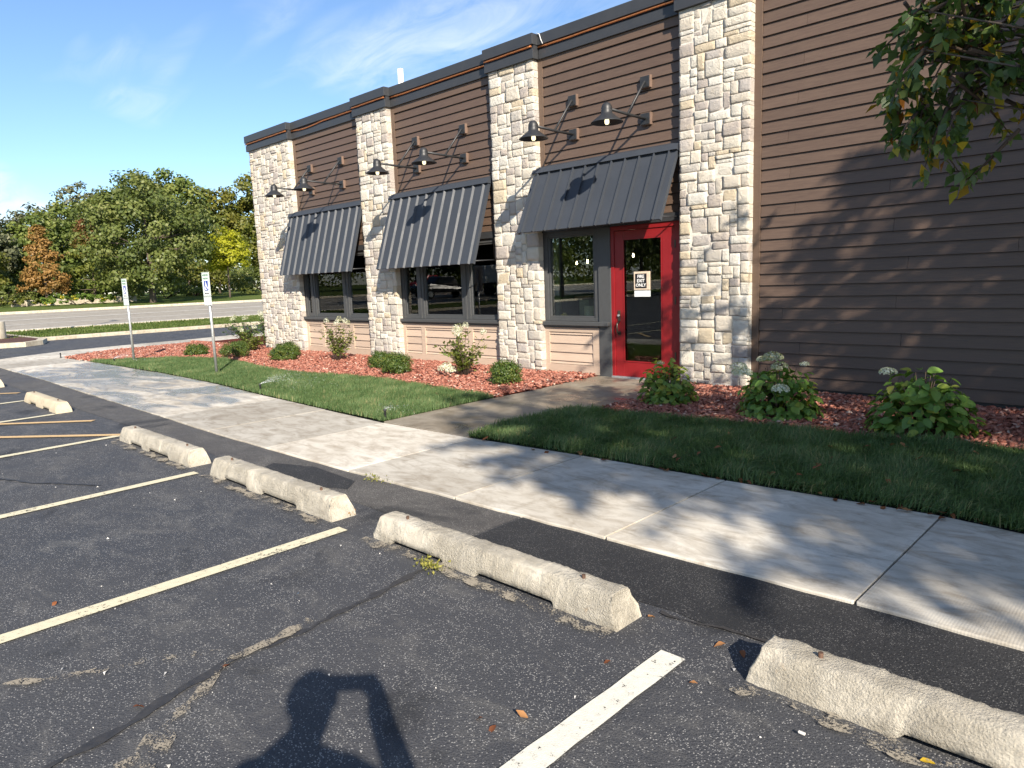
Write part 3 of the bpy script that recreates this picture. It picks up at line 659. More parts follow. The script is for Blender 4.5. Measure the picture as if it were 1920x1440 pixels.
# white wire loop at the fascia corner
tag(MB().tube([(-7.86, 8.87, 5.40), (-7.80, 8.868, 5.37), (-7.775, 8.868, 5.29), (-7.74, 8.872, 5.215)], .006, 6).build('loose_wire', WHITEP), 'short white wire hanging over the parapet cap beside a pillar', 'wire')
tag(MB().tube([(-14.08, 11, 5.05), (-14.08, 11, 6.60)], .068, 20).build('vent_pipe', WHITEP), 'white plastic vent pipe standing on the flat roof', 'vent pipe')

# interior seen through the glass
bp(box('interior_floor', WOOD, None, -17.35, 8.8, 9.2, 17, -.05, .03)); bp(box('ceiling', DARKIN, None, -17.35, 8.8, 9.2, 17, 3.0, 3.1)); bp(box('interior_wall', DARKIN, None, -17.35, 8.8, 16.9, 17.1, .03, 3.0))
BULB = Mat('bulb'); BULB.b.inputs['Emission Color'].default_value = (1, .78, .45, 1); BULB.b.inputs['Emission Strength'].default_value = 14; BULB = BULB.fin((.9, .8, .6), .4)
pend = ['pendant lamp with a bare lit bulb above the divider by the red door', 'pendant lamp with a bare lit bulb seen high through the window beside the red door', 'pendant lamp with a bare lit bulb deep inside behind the window beside the red door', 'pendant lamp with a bare lit bulb behind the middle window', 'pendant lamp with a bare lit bulb seen through the red door glass']
for (x, y, z), lb in zip(((-8.3, 10.6, 1.86), (-9.2, 11.4, 1.86), (-8.75, 11.9, 1.86), (-12.2, 11.2, 1.92), (-7.9, 11.5, 1.95)), pend):
    t = empty('pendant_lamp', lb, 'lamp', (x, y, z), group='pendant lamps over the dining room')
    MB().tube([(0, 0, .10), (0, 0, 3.0 - z)], .006, 6).build('cord', BLACKM, t); MB().lathe((0, 0, 0), [(0.001, .12), (.03, .11), (.035, .05), (.03, .04)], 12).build('socket', BLACKM, t)
    MB().lathe((0, 0, 0), [(.001, -.03), (.012, -.024), (.018, 0), (.013, .03), (.008, .05)], 14).build('bulb', BULB, t)
t = empty('booth_divider', 'olive post divider with wooden cap behind the window next to the red door', 'divider', (-7.55, 9.62, .03))
MB().box(-.10, .10, -.1, .1, 0, 1.18).build('post', OLIVE, t, .004); MB().box(-.17, .17, -.14, .9, 1.18, 1.235).build('cap', WOOD, t, .006); MB().box(-.04, .04, .1, .85, 0, 1.17).build('panel', plain('orange_panel', (.42, .10, .02), .5), t)
t = empty('window_ledge', 'wooden inner ledge behind the window next to the red door', 'ledge', (-7.3, 9.33, .03)); MB().box(-.55, .46, -.12, .14, .80, .855).build('board', WOOD, t, .004); MB().box(-.5, -.42, -.1, .1, 0, .80).build('bracket', DARKIN, t); MB().box(.34, .42, -.1, .1, 0, .80).build('bracket', DARKIN, t)
tag(MB().lathe((-7.29, 9.34, .886), [(.001, 0), (.085, 0), (.09, .02), (.09, .22), (.001, .222)], 24).build('plastic_tub', plain('cream_plastic', (.55, .50, .27), .4)), 'cream coloured plastic tub on the ledge behind the window', 'tub')
SPB = plain('blue_spray_plastic', (.10, .26, .33), .25)
for x, lb in ((-7.135, 'blue spray bottle on the window ledge next to the cream tub'), (-7.02, 'blue spray bottle on the window ledge next to the grey door post')):
    t = empty('spray_bottle', lb, 'bottle', (x, 9.36, .886), group='spray bottles on the ledge')
    MB().lathe((0, 0, 0), [(.001, 0), (.042, 0), (.045, .01), (.045, .12), (.038, .15), (.018, .185), (.016, .205), (.001, .206)], 18).build('bottle', SPB, t); MB().box(-.055, .03, -.016, .016, .205, .245).build('trigger_head', WHITEP, t, .006); MB().box(-.04, -.025, -.008, .008, .15, .207).build('trigger', WHITEP, t, .003)
for x, y, lb in ((-10.6, 10.9, 'dark wooden dining table behind the middle window'), (-14.6, 10.9, 'dark wooden dining table behind the window next to the end pillar')):
    t = empty('dining_table', lb, 'table', (x, y, .03)); MB().box(-.6, .6, -.4, .4, .70, .745).build('table_top', WOOD, t, .005); MB().tube([(0, 0, .02), (0, 0, .70)], .045, 12).build('leg', BLACKM, t); MB().lathe((0, 0, 0), [(.001, 0), (.28, 0), (.28, .02), (.04, .05)], 20).build('base', BLACKM, t)

# ------------------------------------------------------------------ awnings
AW = [(-15.92, -12.92, 8.47, 1.885, 'long steep black metal awning between the end pillar and the second pillar'), (-11.88, -9.05, 8.40, 1.885, 'long steep black metal awning over the middle window'), (-7.98, -5.335, 8.40, 2.315, 'shorter black metal awning over the red door')]
for x0, x1, yb, zb, lb in AW:
    t = empty('metal_awning', lb, 'awning', ((x0 + x1) / 2, 8.9, zb), group='black awnings'); cx, cz = (x0 + x1) / 2, zb
    hw = (x1 - x0) / 2; yt, zt = 8.868 - 8.9, 3.29 - cz; yb_, zb_ = yb - 8.9, 0.0
    d = Vector((0, yb_ - yt, zb_ - zt)); L = d.length; d.normalize(); nr = Vector((0, d.z, -d.y)); nr = nr if nr.y < 0 else -nr
    a, b = Vector((0, yt, zt)), Vector((0, yb_, zb_)); th = nr * .012
    V = [(-hw, *(a + th)[1:]), (hw, *(a + th)[1:]), (hw, *(b + th)[1:]), (-hw, *(b + th)[1:]), (-hw, *(a - th)[1:]), (hw, *(a - th)[1:]), (hw, *(b - th)[1:]), (-hw, *(b - th)[1:])]
    q = MB(); q.add(V, [(0, 3, 2, 1), (4, 5, 6, 7), (0, 1, 5, 4), (1, 2, 6, 5), (2, 3, 7, 6), (3, 0, 4, 7)]); q.build('panel', AWN, t)
    nrib = 11
    for k in range(nrib):
        x = -hw + .03 + (2 * hw - .06) * (k + .35) / (nrib - .35); rw = .009
        e = b + d * .012; V = []
        hat = zb < 2
        for P0 in (a, e):
            for sg in (-1, 1):
                for hh, ww in (((.012, .036), (.046, .012)) if hat else ((.012, rw), (.05, rw))): V.append((x + sg * ww, *(P0 + nr * hh)[1:]))
        q = MB(); q.add(V, [(0, 1, 5, 4), (2, 6, 7, 3), (1, 3, 7, 5), (0, 2, 3, 1), (4, 5, 7, 6), (0, 4, 6, 2)]); q.build('seam_rib', AWN, t)
    # head flashing
    f0 = Vector((0, 8.955 - 8.9, 3.385 - cz)); f1 = Vector((0, 8.84 - 8.9, 3.345 - cz)); f2 = a + nr * .056 + d * .055; 
    q = MB(); h2 = hw + .015; pr = [f0, f1, f2, f2 - nr * .006, Vector((0, .04, zt - .05))]
    V = [(-h2, p.y, p.z) for p in pr] + [(h2, p.y, p.z) for p in pr]; n5 = len(pr)
    q.add(V, [tuple(range(n5))[::-1], tuple(range(n5, 2 * n5))] + [(k, (k + 1) % n5, n5 + (k + 1) % n5, n5 + k) for k in range(n5)]); q.build('head_flashing', AWN, t)
    for sgn in (-1, 1):
        q = MB(); xx = sgn * (hw - .05); q.tube([(xx, .07, .06), (xx, yb_ + .04, .045)], .010, 8); q.tube([(xx, .07, zt - .05), (xx, .07, .045)], .012, 8); q.build('bracket', CHAR, t)
        V = [(sgn * hw, yt, zt), (sgn * hw, yb_, 0), (sgn * (hw - .01), yb_, 0), (sgn * (hw - .01), yt, zt)]
        q = MB(); e1, e2 = a - nr * .045, b - nr * .045; q.add([(sgn * hw, *(a - nr * .0125)[1:]), (sgn * hw, *(b - nr * .0125)[1:]), (sgn * hw, *e2[1:]), (sgn * hw, *e1[1:]), (sgn * (hw - .02), *(a - nr * .0125)[1:]), (sgn * (hw - .02), *(b - nr * .0125)[1:]), (sgn * (hw - .02), *e2[1:]), (sgn * (hw - .02), *e1[1:])], [(0, 1, 2, 3), (7, 6, 5, 4), (0, 4, 5, 1), (1, 5, 6, 2), (2, 6, 7, 3), (3, 7, 4, 0)]); q.build('edge_trim', AWN, t)

# ------------------------------------------------------------------ barn lamps
LBULB = Mat('barn_bulb'); LBULB.b.inputs['Emission Color'].default_value = (1, .85, .5, 1); LBULB.b.inputs['Emission Strength'].default_value = 1.0; LBULB = LBULB.fin((.85, .75, .5), .3)
BLOCK = m_siding('mount_block', (.15, .10, .075), (.19, .125, .095))
LP = [(-14.98, 'black barn lamp over the awning next to the end pillar, on the end pillar side'), (-13.70, 'black barn lamp over the awning next to the end pillar, mounted nearer the second pillar'), (-11.09, 'black barn lamp over the middle awning, mounted nearer the second pillar'), (-9.735, 'black barn lamp over the middle awning, mounted nearer the third pillar'), (-7.21, 'black barn lamp over the door awning, on the side away from the red door'), (-5.89, 'black barn lamp directly above the red door')]
for x, lb in LP:
    t = empty('barn_lamp', lb, 'wall lamp', (x, 8.958, 3.77), group='barn lamps on the siding'); y0 = 0
    for z in (0, .50):
        MB().box(-.085, .085, -.045, .012, z - .085, z + .085).build('mount_block', BLOCK, t, .003)
        MB().box(-.074, .074, -.057, -.0455, z - .076, z + .076).build('mount_plate', BLACKM, t, .003)
    MB().tube([(0, -.05, .0), (0, -.45, .005), (0, -.90, .02)], .019, 10).build('arm', BLACKM, t)
    MB().tube([(0, -.05, .50), (0, -.075, .485), (0, -.47, .015)], .016, 10).build('brace', BLACKM, t)
    MB().lathe((0, -.955, 0), [(.001, .092), (.03, .088), (.055, .070), (.071, .035), (.074, .0), (.074, -.045), (.082, -.055), (.105, -.075), (.16, -.118), (.215, -.160), (.218, -.166), (.21, -.164), (.155, -.122), (.09, -.078), (.001, -.07)], 32).build('shade', BLACKM, t)
    MB().lathe((0, -.955, 0), [(.001, -.192), (.018, -.188), (.03, -.172), (.031, -.14), (.018, -.10), (.001, -.075)], 18).build('bulb', LBULB, t)

# ------------------------------------------------------------------ door notices
def text_mesh(name, body, size, mat, parent, loc, rot=(R_(90), 0, 0), off=0.0, ext=.0008, align='CENTER'):
    c = bpy.data.curves.new(name, 'FONT'); c.body = body; c.size = size; c.offset = off; c.extrude = ext; c.align_x = align; c.align_y = 'CENTER'; c.resolution_u = 2
    o = bpy.data.objects.new(name, c); col.objects.link(o); dg = bpy.context.evaluated_depsgraph_get(); me = bpy.data.meshes.new_from_object(o.evaluated_get(dg)); bpy.data.objects.remove(o); bpy.data.curves.remove(c)
    me.materials.clear(); me.materials.append(mat); o = bpy.data.objects.new(name, me); o.location = loc; o.rotation_euler = rot; return link(o, parent)
t = empty('fire_exit_sign', 'tan framed black FIRE EXIT ONLY sign on the red door glass', 'sign', (-6.015, 8.983, 1.50))
MB().box(-.14, .14, -.016, 0, -.135, .135).build('frame', plain('sign_wood', (.62, .50, .38), .5), t, .003); MB().box(-.115, .085, -.0185, -.0165, -.11, .105).build('panel', plain('sign_black', (.012, .012, .014), .4), t)
WT = plain('white_letters', (.82, .82, .80), .5, vary=.02)
for k, s in enumerate(('FIRE', 'EXIT', 'ONLY')): text_mesh('lettering', s, .066, WT, t, (-.015, -.0195, .062 - k * .064), off=.0012)
tag(MB().box(-6.155, -5.875, 8.979, 8.983, 1.265, 1.355).build('paper_note', plain('white_paper', (.72, .74, .74), .7)), 'blank white paper strip taped below the fire exit sign', 'paper')

# ------------------------------------------------------------------ parking signs
GREEN_T = plain('sign_green', (.02, .16, .06), .5); BLUE_T = plain('sign_blue', (.01, .05, .32), .4); SIGNW = plain('sign_white', (.78, .80, .78), .4, vary=.02)
for (x, y), lb, tilt in (((-17.69, 5.60), 'tall white accessible parking sign on a steel pole near the tip of the lawn', .012), ((-13.24, 5.60), 'tall white accessible parking sign on a steel pole beside the clipped shrubs', -.004)):
    t = empty('parking_sign', lb, 'sign', (x, y, .02), group='accessible parking signs'); t.rotation_euler = (0, tilt, .03)
    MB().tube([(0, 0, -.1), (0, 0, 1.84)], .026, 14).build('pole', STEEL, t)
    pz = 1.47; pn = MB().box(-.152, .152, -.034, -.030, pz, 1.91).build('sign_panel', SIGNW, t, .0015)
    for a, b, c, d in ((-.14, .14, 1.895, 1.902), (-.14, .14, pz + .008, pz + .015), (-.145, -.138, pz + .008, 1.902), (.138, .145, pz + .008, 1.902)): MB().box(a, b, -.0352, -.0342, c, d).build('border', GREEN_T, pn)
    text_mesh('lettering', 'RESERVED', .052, GREEN_T, pn, (0, -.0352, 1.855), off=.001); text_mesh('lettering', 'PARKING', .052, GREEN_T, pn, (0, -.0352, 1.795), off=.001)
    MB().box(-.08, .08, -.0356, -.0345, 1.575, 1.755).build('symbol_plate', BLUE_T, pn)
    s_ = MB(); s_.tube([(-.01, -.037, 1.73), (-.01, -.0385, 1.73)], .014, 12); s_.tube([(-.01, -.0375, 1.712), (-.005, -.0375, 1.665), (.03, -.0375, 1.662), (.045, -.0375, 1.62), (.058, -.0375, 1.622)], .007, 6); s_.tube([(-.008, -.0375, 1.695), (.03, -.0375, 1.692)], .006, 6)
    s_.tube([(-.02 + .0, -.0375, 1.672)] + [(-.0 + .042 * math.cos(R_(q)), -.0375, 1.632 + .042 * math.sin(R_(q))) for q in range(120, 345, 15)], .006, 6); s_.build('wheelchair_symbol', WT, pn)
    s_ = MB(); s_.box(-.06, .06, -.0362, -.0346, 1.515, 1.530); s_.add([(-.085, -.0362, 1.5225), (-.055, -.0362, 1.50), (-.055, -.0362, 1.545)], [(0, 1, 2)]); s_.add([(.085, -.0362, 1.5225), (.055, -.0362, 1.545), (.055, -.0362, 1.50)], [(0, 1, 2)]); s_.build('double_arrow', BLACKM, pn)
    lp = MB().box(-.152, .152, -.034, -.030, 1.305, 1.462).build('lower_panel', SIGNW, t, .0015)
    for a, b, c, d in ((-.14, .14, 1.447, 1.452), (-.14, .14, 1.314, 1.319), (-.145, -.140, 1.314, 1.452), (.140, .145, 1.314, 1.452)): MB().box(a, b, -.0352, -.0342, c, d).build('border', GREEN_T, lp)
    for z in (1.345, 1.565, 1.86): MB().tube([(0, -.036, z), (0, .02, z)], .007, 8).build('bolt', STEEL, t)

# ------------------------------------------------------------------ wheel stops
def wheel_stop(x0, x1, yc, h, mat, rough, seed, label, slots=((.10, .36), (.50, .80)), pins=(.13, .86)):
    t = empty('wheel_stop', label, 'wheel stop', ((x0 + x1) / 2, yc, .0), group='wheel stops along the sidewalk'); L = x1 - x0; r = random.Random(seed)
    prof = [(-.100, 0), (-.099, .2), (-.094, .42), (-.078, .72), (-.066, .92), (-.056, .985), (-.028, 1), (.028, 1), (.056, .985), (.066, .92), (.078, .72), (.094, .42), (.099, .2), (.100, 0)]
    n_ = 170; q = MB(); V = []; npf = len(prof)
    for i in range(n_ + 1):
        u = i / n_; x = -L / 2 + L * u; e = min(u, 1 - u) * L; k = 1.0 if e > .07 else (.80 + .20 * math.sqrt(max(0, 1 - (1 - e / .07) ** 2)))
        for j, (py, pz) in enumerate(prof):
            z = pz * h * (k if pz > .3 else 1); y = py * (.93 + .07 * k)
            if j < 4:
                for a, b in slots:
                    if a < u < b:
                        s = min(1, min(u - a, b - u) / .02); lift = s * (.026 + rough * .8 * mnoise.noise(Vector((u * 14, seed, 2)))) ; z = max(z, lift)
                        if j == 0: y = py + .03 * s
            nz_ = mnoise.noise(Vector((x * 14 + seed * 7, py * 22, pz * 3))) * rough * .45 + mnoise.noise(Vector((x * 40, py * 50, pz * 9 + seed))) * rough * .30 + mnoise.noise(Vector((x * 95, py * 120, pz * 22 + seed))) * rough * .14
            xe = max(-L / 2 + .05 * pz, min(L / 2 - .05 * pz, x)) + mnoise.noise(Vector((py * 30, pz * 4, seed + (0 if u < .5 else 5)))) * rough * (1 if e < .06 else 0)
            V.append((xe, y + (nz_ if py > 0 else -nz_), max(0 if j in (0, npf - 1) and z == 0 else .001, z + nz_ * (.8 if 0 < j < npf - 1 else 0))))
    F = [(i * npf + j, (i + 1) * npf + j, (i + 1) * npf + j + 1, i * npf + j + 1) for i in range(n_) for j in range(npf - 1)]
    q.add(V, F, True); q.f.append(tuple(range(npf))); q.sm.append(False); q.f.append(tuple(n_ * npf + j for j in range(npf))[::-1]); q.sm.append(False)
    q.build('block', mat, t)
    for p in pins:
        MB().tube([(-L / 2 + L * p, 0, h - .05), (-L / 2 + L * p, .001, h + .018)], .0095, 10).build('rebar_pin', RUST, t)
    return t
wheel_stop(-3.70, -1.80, 2.555, .150, STOPM, .0110, 3, 'rough pitted concrete wheel stop with a weed sprouting at its lower edge')
wheel_stop(-6.14, -4.17, 2.545, .155, STOPM, .0085, 8, 'weathered concrete wheel stop with dry orange weeds at its end', ((.14, .36), (.48, .76)))
wheel_stop(-8.49, -6.56, 2.54, .150, STOPM, .0070, 13, 'weathered concrete wheel stop beside the tan striped access aisle', ((.18, .36), (.46, .74)))
wheel_stop(-1.19, .75, 2.56, .150, STOPM, .0130, 21, 'coarse crumbling concrete wheel stop lying on the freshly patched black asphalt', ((.28, .96),), (.13, .6))
wheel_stop(-13.02, -11.20, 2.58, .150, STOPS, .0012, 31, 'smooth tan concrete wheel stop between two striped access aisles', ((.2, .4), (.6, .8)))
wheel_stop(-17.42, -15.55, 2.60, .150, STOPS, .0012, 37, 'smooth tan concrete wheel stop in line with the sign at the tip of the lawn', ((.2, .4), (.6, .8)))

# ------------------------------------------------------------------ foliage builders
def leaf_quads(Pn, Nn, Ln, Wn, fold=.12):
    n = len(Pn); rd = rng.normal(0, 1, (n, 3)); T = np.cross(Nn, rd); T /= np.linalg.norm(T, axis=1, keepdims=True) + 1e-9; Bn = np.cross(Nn, T)
    L_ = Ln[:, None]; W_ = Wn[:, None]; f = Nn * W_ * fold
    return np.stack([Pn - T * L_ / 2, Pn + Bn * W_ / 2 + f - T * L_ * .08, Pn + T * L_ / 2, Pn - Bn * W_ / 2 + f - T * L_ * .08], 1)
def unit(a): return a / (np.linalg.norm(a, axis=-1, keepdims=True) + 1e-9)
def crown_pts(n_cl, per, radii, shape, rc, low=-.6):
    c = []
    while len(c) < n_cl:
        d = unit(rng.normal(0, 1, 3))
        if d[2] < low: continue
        rr_ = rng.uniform(.35, 1.0) ** .6
        if shape == 'cone':
            h = rng.random(); h = 1 - math.sqrt(h) if rng.random() < .75 else h
            a = rng.random() * 2 * np.pi; q = (1 - h) ** .75 * rng.uniform(.45, 1); p = np.array([math.cos(a) * q, math.sin(a) * q, h * 2 - 1])
        else: p = d * rr_
        c.append(p)
    c = np.array(c) * np.array(radii); C = np.repeat(c, per, 0)
    off = unit(rng.normal(0, 1, (len(C), 3))) * (rng.random((len(C), 1)) ** .5) * rc * np.array([1, 1, .7])
    rnd = np.repeat(rng.random(n_cl), per)
    out = unit(off) * .7 + unit(C / np.array(radii)) * .5
    return c, C + off, out, rnd
BAREBRANCH = BARK
def tree(loc, H, trunk_h, radii, mats, label, n_cl=90, per=90, leaf=.34, shape='ell', trunk_r=.16, group=None, rc=None, crown_c=None, low=-.6, name='tree', limbs=10, col_by_h=None):
    x, y, z = loc; t = empty(name, label, 'tree', (x, y, z), group=group); cz = crown_c if crown_c else (trunk_h + (H - trunk_h) / 2)
    rad = radii if len(radii) == 3 else (radii[0], radii[0], (H - trunk_h) / 2); rc = rc or rad[0] * .24
    c, Pn, out, rd = crown_pts(n_cl, per, rad, shape, rc, low); n = len(Pn)
    Nn = unit(out + rng.normal(0, .55, (n, 3)) + np.array([0, 0, .35])); Ln = leaf * rng.uniform(.7, 1.3, n)
    V = leaf_quads(Pn + np.array([0, 0, cz]), Nn, Ln, Ln * .72).reshape(-1, 3); F = np.arange(n * 4).reshape(-1, 4)
    r = np.clip(.55 * rd + .45 * rng.random(n), 0, 1)
    if col_by_h: r = np.clip((Pn[:, 2] / rad[2] * .5 + .5) * .8 + .2 * rng.random(n), 0, 1)
    me = fast_mesh('crown', V, F, r); me.materials.append(mats); link(bpy.data.objects.new('crown', me), t)
    q = MB(); top = cz + rad[2] * .35; q.tube([(0, 0, -.3), (.02 * H * .1, 0, trunk_h * .5), (0, .03, trunk_h), (.05, .05, cz), (0, 0, top)], [trunk_r * 1.25, trunk_r, trunk_r * .85, trunk_r * .55, trunk_r * .12], 9); q.build('trunk', BARK, t)
    q = MB(); sel = c[np.argsort(-np.linalg.norm(c[:, :2], axis=1))][:limbs * 3:3]
    for p in sel:
        p = p + np.array([0, 0, cz]); h0 = max(trunk_h * .8, min(p[2] - .3, cz)) - .25 * abs(p[0]); h0 = max(h0, trunk_h * .7); m_ = np.array([p[0] * .5, p[1] * .5, h0 + (p[2] - h0) * .35])
        q.tube([(0, 0, h0), tuple(m_), tuple(p)], [trunk_r * .4, trunk_r * .26, trunk_r * .07], 6)
    tag(q.build('limbs', BARK, t), kind='stuff'); return t
G_ = lambda *s: [(p, c) for p, c in s]
LF_DK = m_leaf('leaf_dark', G_((0, (.046, .068, .016)), (.45, (.095, .122, .028)), (.8, (.15, .17, .046)), (1, (.23, .23, .085))), .5, .25)
LF_MD = m_leaf('leaf_mid', G_((0, (.058, .092, .018)), (.5, (.125, .16, .034)), (1, (.23, .24, .07))), .5, .25)
LF_YG = m_leaf('leaf_yellow_green', G_((0, (.06, .085, .012)), (.5, (.115, .125, .020)), (1, (.20, .18, .035))), .5, .3)
LF_YL = m_leaf('leaf_bright_yellow', G_((0, (.17, .19, .012)), (.5, (.30, .31, .018)), (1, (.44, .42, .035))), .5, .35)
LF_OR = m_leaf('leaf_rust_orange', G_((0, (.14, .095, .024)), (.5, (.25, .14, .04)), (1, (.33, .19, .06))), .6, .25)
LF_RG = m_leaf('leaf_red_over_green', G_((0, (.075, .115, .018)), (.45, (.15, .16, .025)), (.62, (.16, .095, .03)), (1, (.14, .045, .025))), .6, .25)
LF_GY = m_leaf('leaf_grey_green', G_((0, (.05, .062, .030)), (.5, (.095, .105, .052)), (1, (.19, .19, .11))), .6, .2)
LF_CN = m_leaf('needle_dark', G_((0, (.010, .022, .014)), (.6, (.026, .042, .024)), (1, (.05, .07, .035))), .6, .1)
TG = 'trees beyond the road'
def gt(x, y): return (x, y, gz(x) + .02)
tree(gt(-68, 23.7), 11.0, 1.2, (5.5, 5.5, 5.2), LF_DK, 'large broad dark green tree standing by the road kerb', 190, 110, .28, trunk_r=.28, group=TG, rc=1.1, crown_c=5.9, low=-.95)
tree(gt(-75, 17.1), 7.0, 1.5, (2.0, 2.0, 2.9), LF_OR, 'small conical rust orange tree', 80, 80, .22, 'cone', .11, TG, .55, 4.1)
tree(gt(-77, 21.6), 8.6, 1.5, (2.5, 2.5, 3.7), LF_RG, 'conical tree turning red above and yellow green below', 90, 85, .24, 'cone', .12, TG, .6, 4.9, col_by_h=True)
tree(gt(-72, 32.6), 6.9, 1.8, (2.35, 2.35, 2.7), LF_YL, 'small bright yellow tree beside the large dark tree', 70, 85, .26, 'ell', .10, TG, .62, 4.2)
tree(gt(-95, 48.5), 15.6, 2.5, (5.2, 5.2, 7.2), LF_YG, 'tall yellow green tree next to the stone corner pillar', 130, 90, .42, group=TG, rc=1.2)
tree(gt(-97, 42.6), 13.6, 2.5, (4.4, 4.4, 6.2), LF_YG, 'tall yellow green tree behind the bright yellow one', 110, 85, .42, group=TG, rc=1.1)
tree(gt(-96, 38.2), 15.8, 2.5, (4.6, 4.6, 7.0), LF_MD, 'tallest mid green tree behind the large dark tree', 120, 90, .42, group=TG, rc=1.2)
tree(gt(-99, 33.3), 15.3, 2.5, (4.2, 4.2, 7.0), LF_DK, 'tall dark tree rising just behind the large dark tree', 110, 85, .42, group=TG, rc=1.1)
tree(gt(-104, 29.0), 14.6, 4, (4.3, 4.3, 5.0), LF_GY, 'tall thin grey green tree with open crown', 70, 60, .40, group=TG, rc=.9)
tree(gt(-94, 25.6), 10.8, 2.2, (4.0, 4.0, 5.2), LF_MD, 'rounded mid green tree between the orange and the large dark trees', 110, 85, .40, group=TG, rc=1.0)
tree(gt(-100, 22.0), 11.0, 4, (3.2, 3.2, 3.8), LF_GY, 'pale grey green tree top behind the orange tree', 55, 55, .36, group=TG, rc=.8)
tree(gt(-90, 20.0), 8.0, 1.5, (4.2, 4.2, 4.4), LF_MD, 'low green tree directly behind the orange tree', 100, 80, .38, group=TG, rc=1.0)
tree(gt(-88, 14.5), 8.4, 1.5, (3.8, 3.8, 4.2), LF_GY, 'grey green spreading tree beside the dark conifer', 90, 80, .36, group=TG, rc=.9)
tree(gt(-80, 12.2), 6.4, .8, (3.0, 3.0, 3.4), LF_YG, 'low bushy yellow green tree at the lawn edge', 80, 80, .30, group=TG, rc=.8)
tree(gt(-96, 16.6), 11.6, 1.2, (2.6, 2.6, 5.6), LF_CN, 'dark blue green conifer at the end of the tree line', 120, 70, .30, 'cone', .2, TG, .6, 6.4)
tree(gt(-86, 46), 9.5, 1.2, (4.8, 4.8, 4.8), LF_YG, 'wide low yellow green tree hugging the ground near the corner pillar', 110, 85, .36, group=TG, rc=1.1)
tree(gt(-96, 56), 14, 2.5, (5, 5, 6.5), LF_MD, 'mid green tree mostly hidden by the stone corner pillar', 80, 70, .44, group=TG, rc=1.3)
tree(gt(-92, 6), 10, 2, (4.5, 4.5, 5), LF_DK, 'dark green tree past the conifer', 90, 70, .42, group=TG, rc=1.1)
tree(gt(-95, -3), 12, 2, (5, 5, 6), LF_MD, 'broad mid green tree past the conifer', 90, 70, .44, group=TG, rc=1.2)
for k, (x, y) in enumerate(((-70, -22), (-74, -33), (-69, -44), (-78, -58))):
    tree(gt(x, y), (9, 7, 8, 11)[k], 2.2, ((3.6, 3.6, 3.4), (2.6, 2.6, 2.4), (3.0, 3.0, 2.8), (4.5, 4.5, 4.4))[k], (LF_MD, LF_OR, LF_MD, LF_DK)[k], 'roadside tree reflected in the window panes next to the end pillar', 60, 60, .36, group='roadside trees reflected in the windows', rc=.9)
wd_c, wd_p, wd_o, wd_r = crown_pts(420, 55, (6, 150, 6.0), 'ell', 3.0, -.2)
P_w = wd_p.copy(); P_w[:, 2] = rng.uniform(-4.5, 3.5, 420).repeat(55) + (wd_p - wd_c.repeat(55, 0))[:, 2]; P_w[:, 1] = rng.uniform(-60, 90, 420).repeat(55) + (wd_p - wd_c.repeat(55, 0))[:, 1]; nw = len(P_w); Lw = .6 * rng.uniform(.7, 1.3, nw)
Vw = leaf_quads(P_w + np.array([-118, 0, 5.0]), unit(wd_o + rng.normal(0, .6, (nw, 3)) + np.array([.4, 0, .3])), Lw, Lw * .75).reshape(-1, 3)
me = fast_mesh('woodland', Vw, np.arange(nw * 4).reshape(-1, 4), np.clip(.6 * wd_r + .4 * rng.random(nw), 0, 1)); me.materials.append(LF_DK); tag(link(bpy.data.objects.new('woodland', me)), 'dark woodland behind the trees across the road', 'woodland', kind='stuff')
uc, up_p, uo, ur = crown_pts(260, 50, (3, 3, 1.5), 'ell', 1.3, -.6); P_u = up_p - uc.repeat(50, 0); P_u[:, 0] += rng.uniform(-92, -86, 260).repeat(50); P_u[:, 1] += rng.uniform(4, 66, 260).repeat(50); P_u[:, 2] = np.maximum(P_u[:, 2] + rng.uniform(.3, 3.2, 260).repeat(50), .1) + 1.0; nu = len(P_u); Lu = .42 * rng.uniform(.7, 1.3, nu)
me = fast_mesh('undergrowth', leaf_quads(P_u, unit(uo + rng.normal(0, .6, (nu, 3)) + np.array([.4, 0, .3])), Lu, Lu * .7).reshape(-1, 3), np.arange(nu * 4).reshape(-1, 4), np.clip(.6 * ur + .4 * rng.random(nu), 0, 1)); me.materials.append(LF_DK); tag(link(bpy.data.objects.new('undergrowth', me)), 'dark undergrowth filling the gaps below the tree crowns across the road', 'undergrowth', kind='stuff')
vc, vp, vo, vr = crown_pts(300, 50, (4, 4, 4), 'ell', 2.6, -1); P_v = vp - vc.repeat(50, 0); P_v[:, 0] += rng.uniform(-76, -68, 300).repeat(50); P_v[:, 1] += rng.uniform(-115, -37, 300).repeat(50); P_v[:, 2] += rng.uniform(1.2, 9, 300).repeat(50); nv_ = len(P_v); Lv = .6 * rng.uniform(.7, 1.3, nv_)
me = fast_mesh('woodland', leaf_quads(P_v, unit(vo + rng.normal(0, .6, (nv_, 3)) + np.array([.4, 0, .3])), Lv, Lv * .75).reshape(-1, 3), np.arange(nv_ * 4).reshape(-1, 4), np.clip(.6 * vr + .4 * rng.random(nv_), 0, 1)); me.materials.append(LF_DK); tag(link(bpy.data.objects.new('woodland', me)), 'dark wooded edge across the road mirrored in the window beside the red door', 'woodland', kind='stuff')
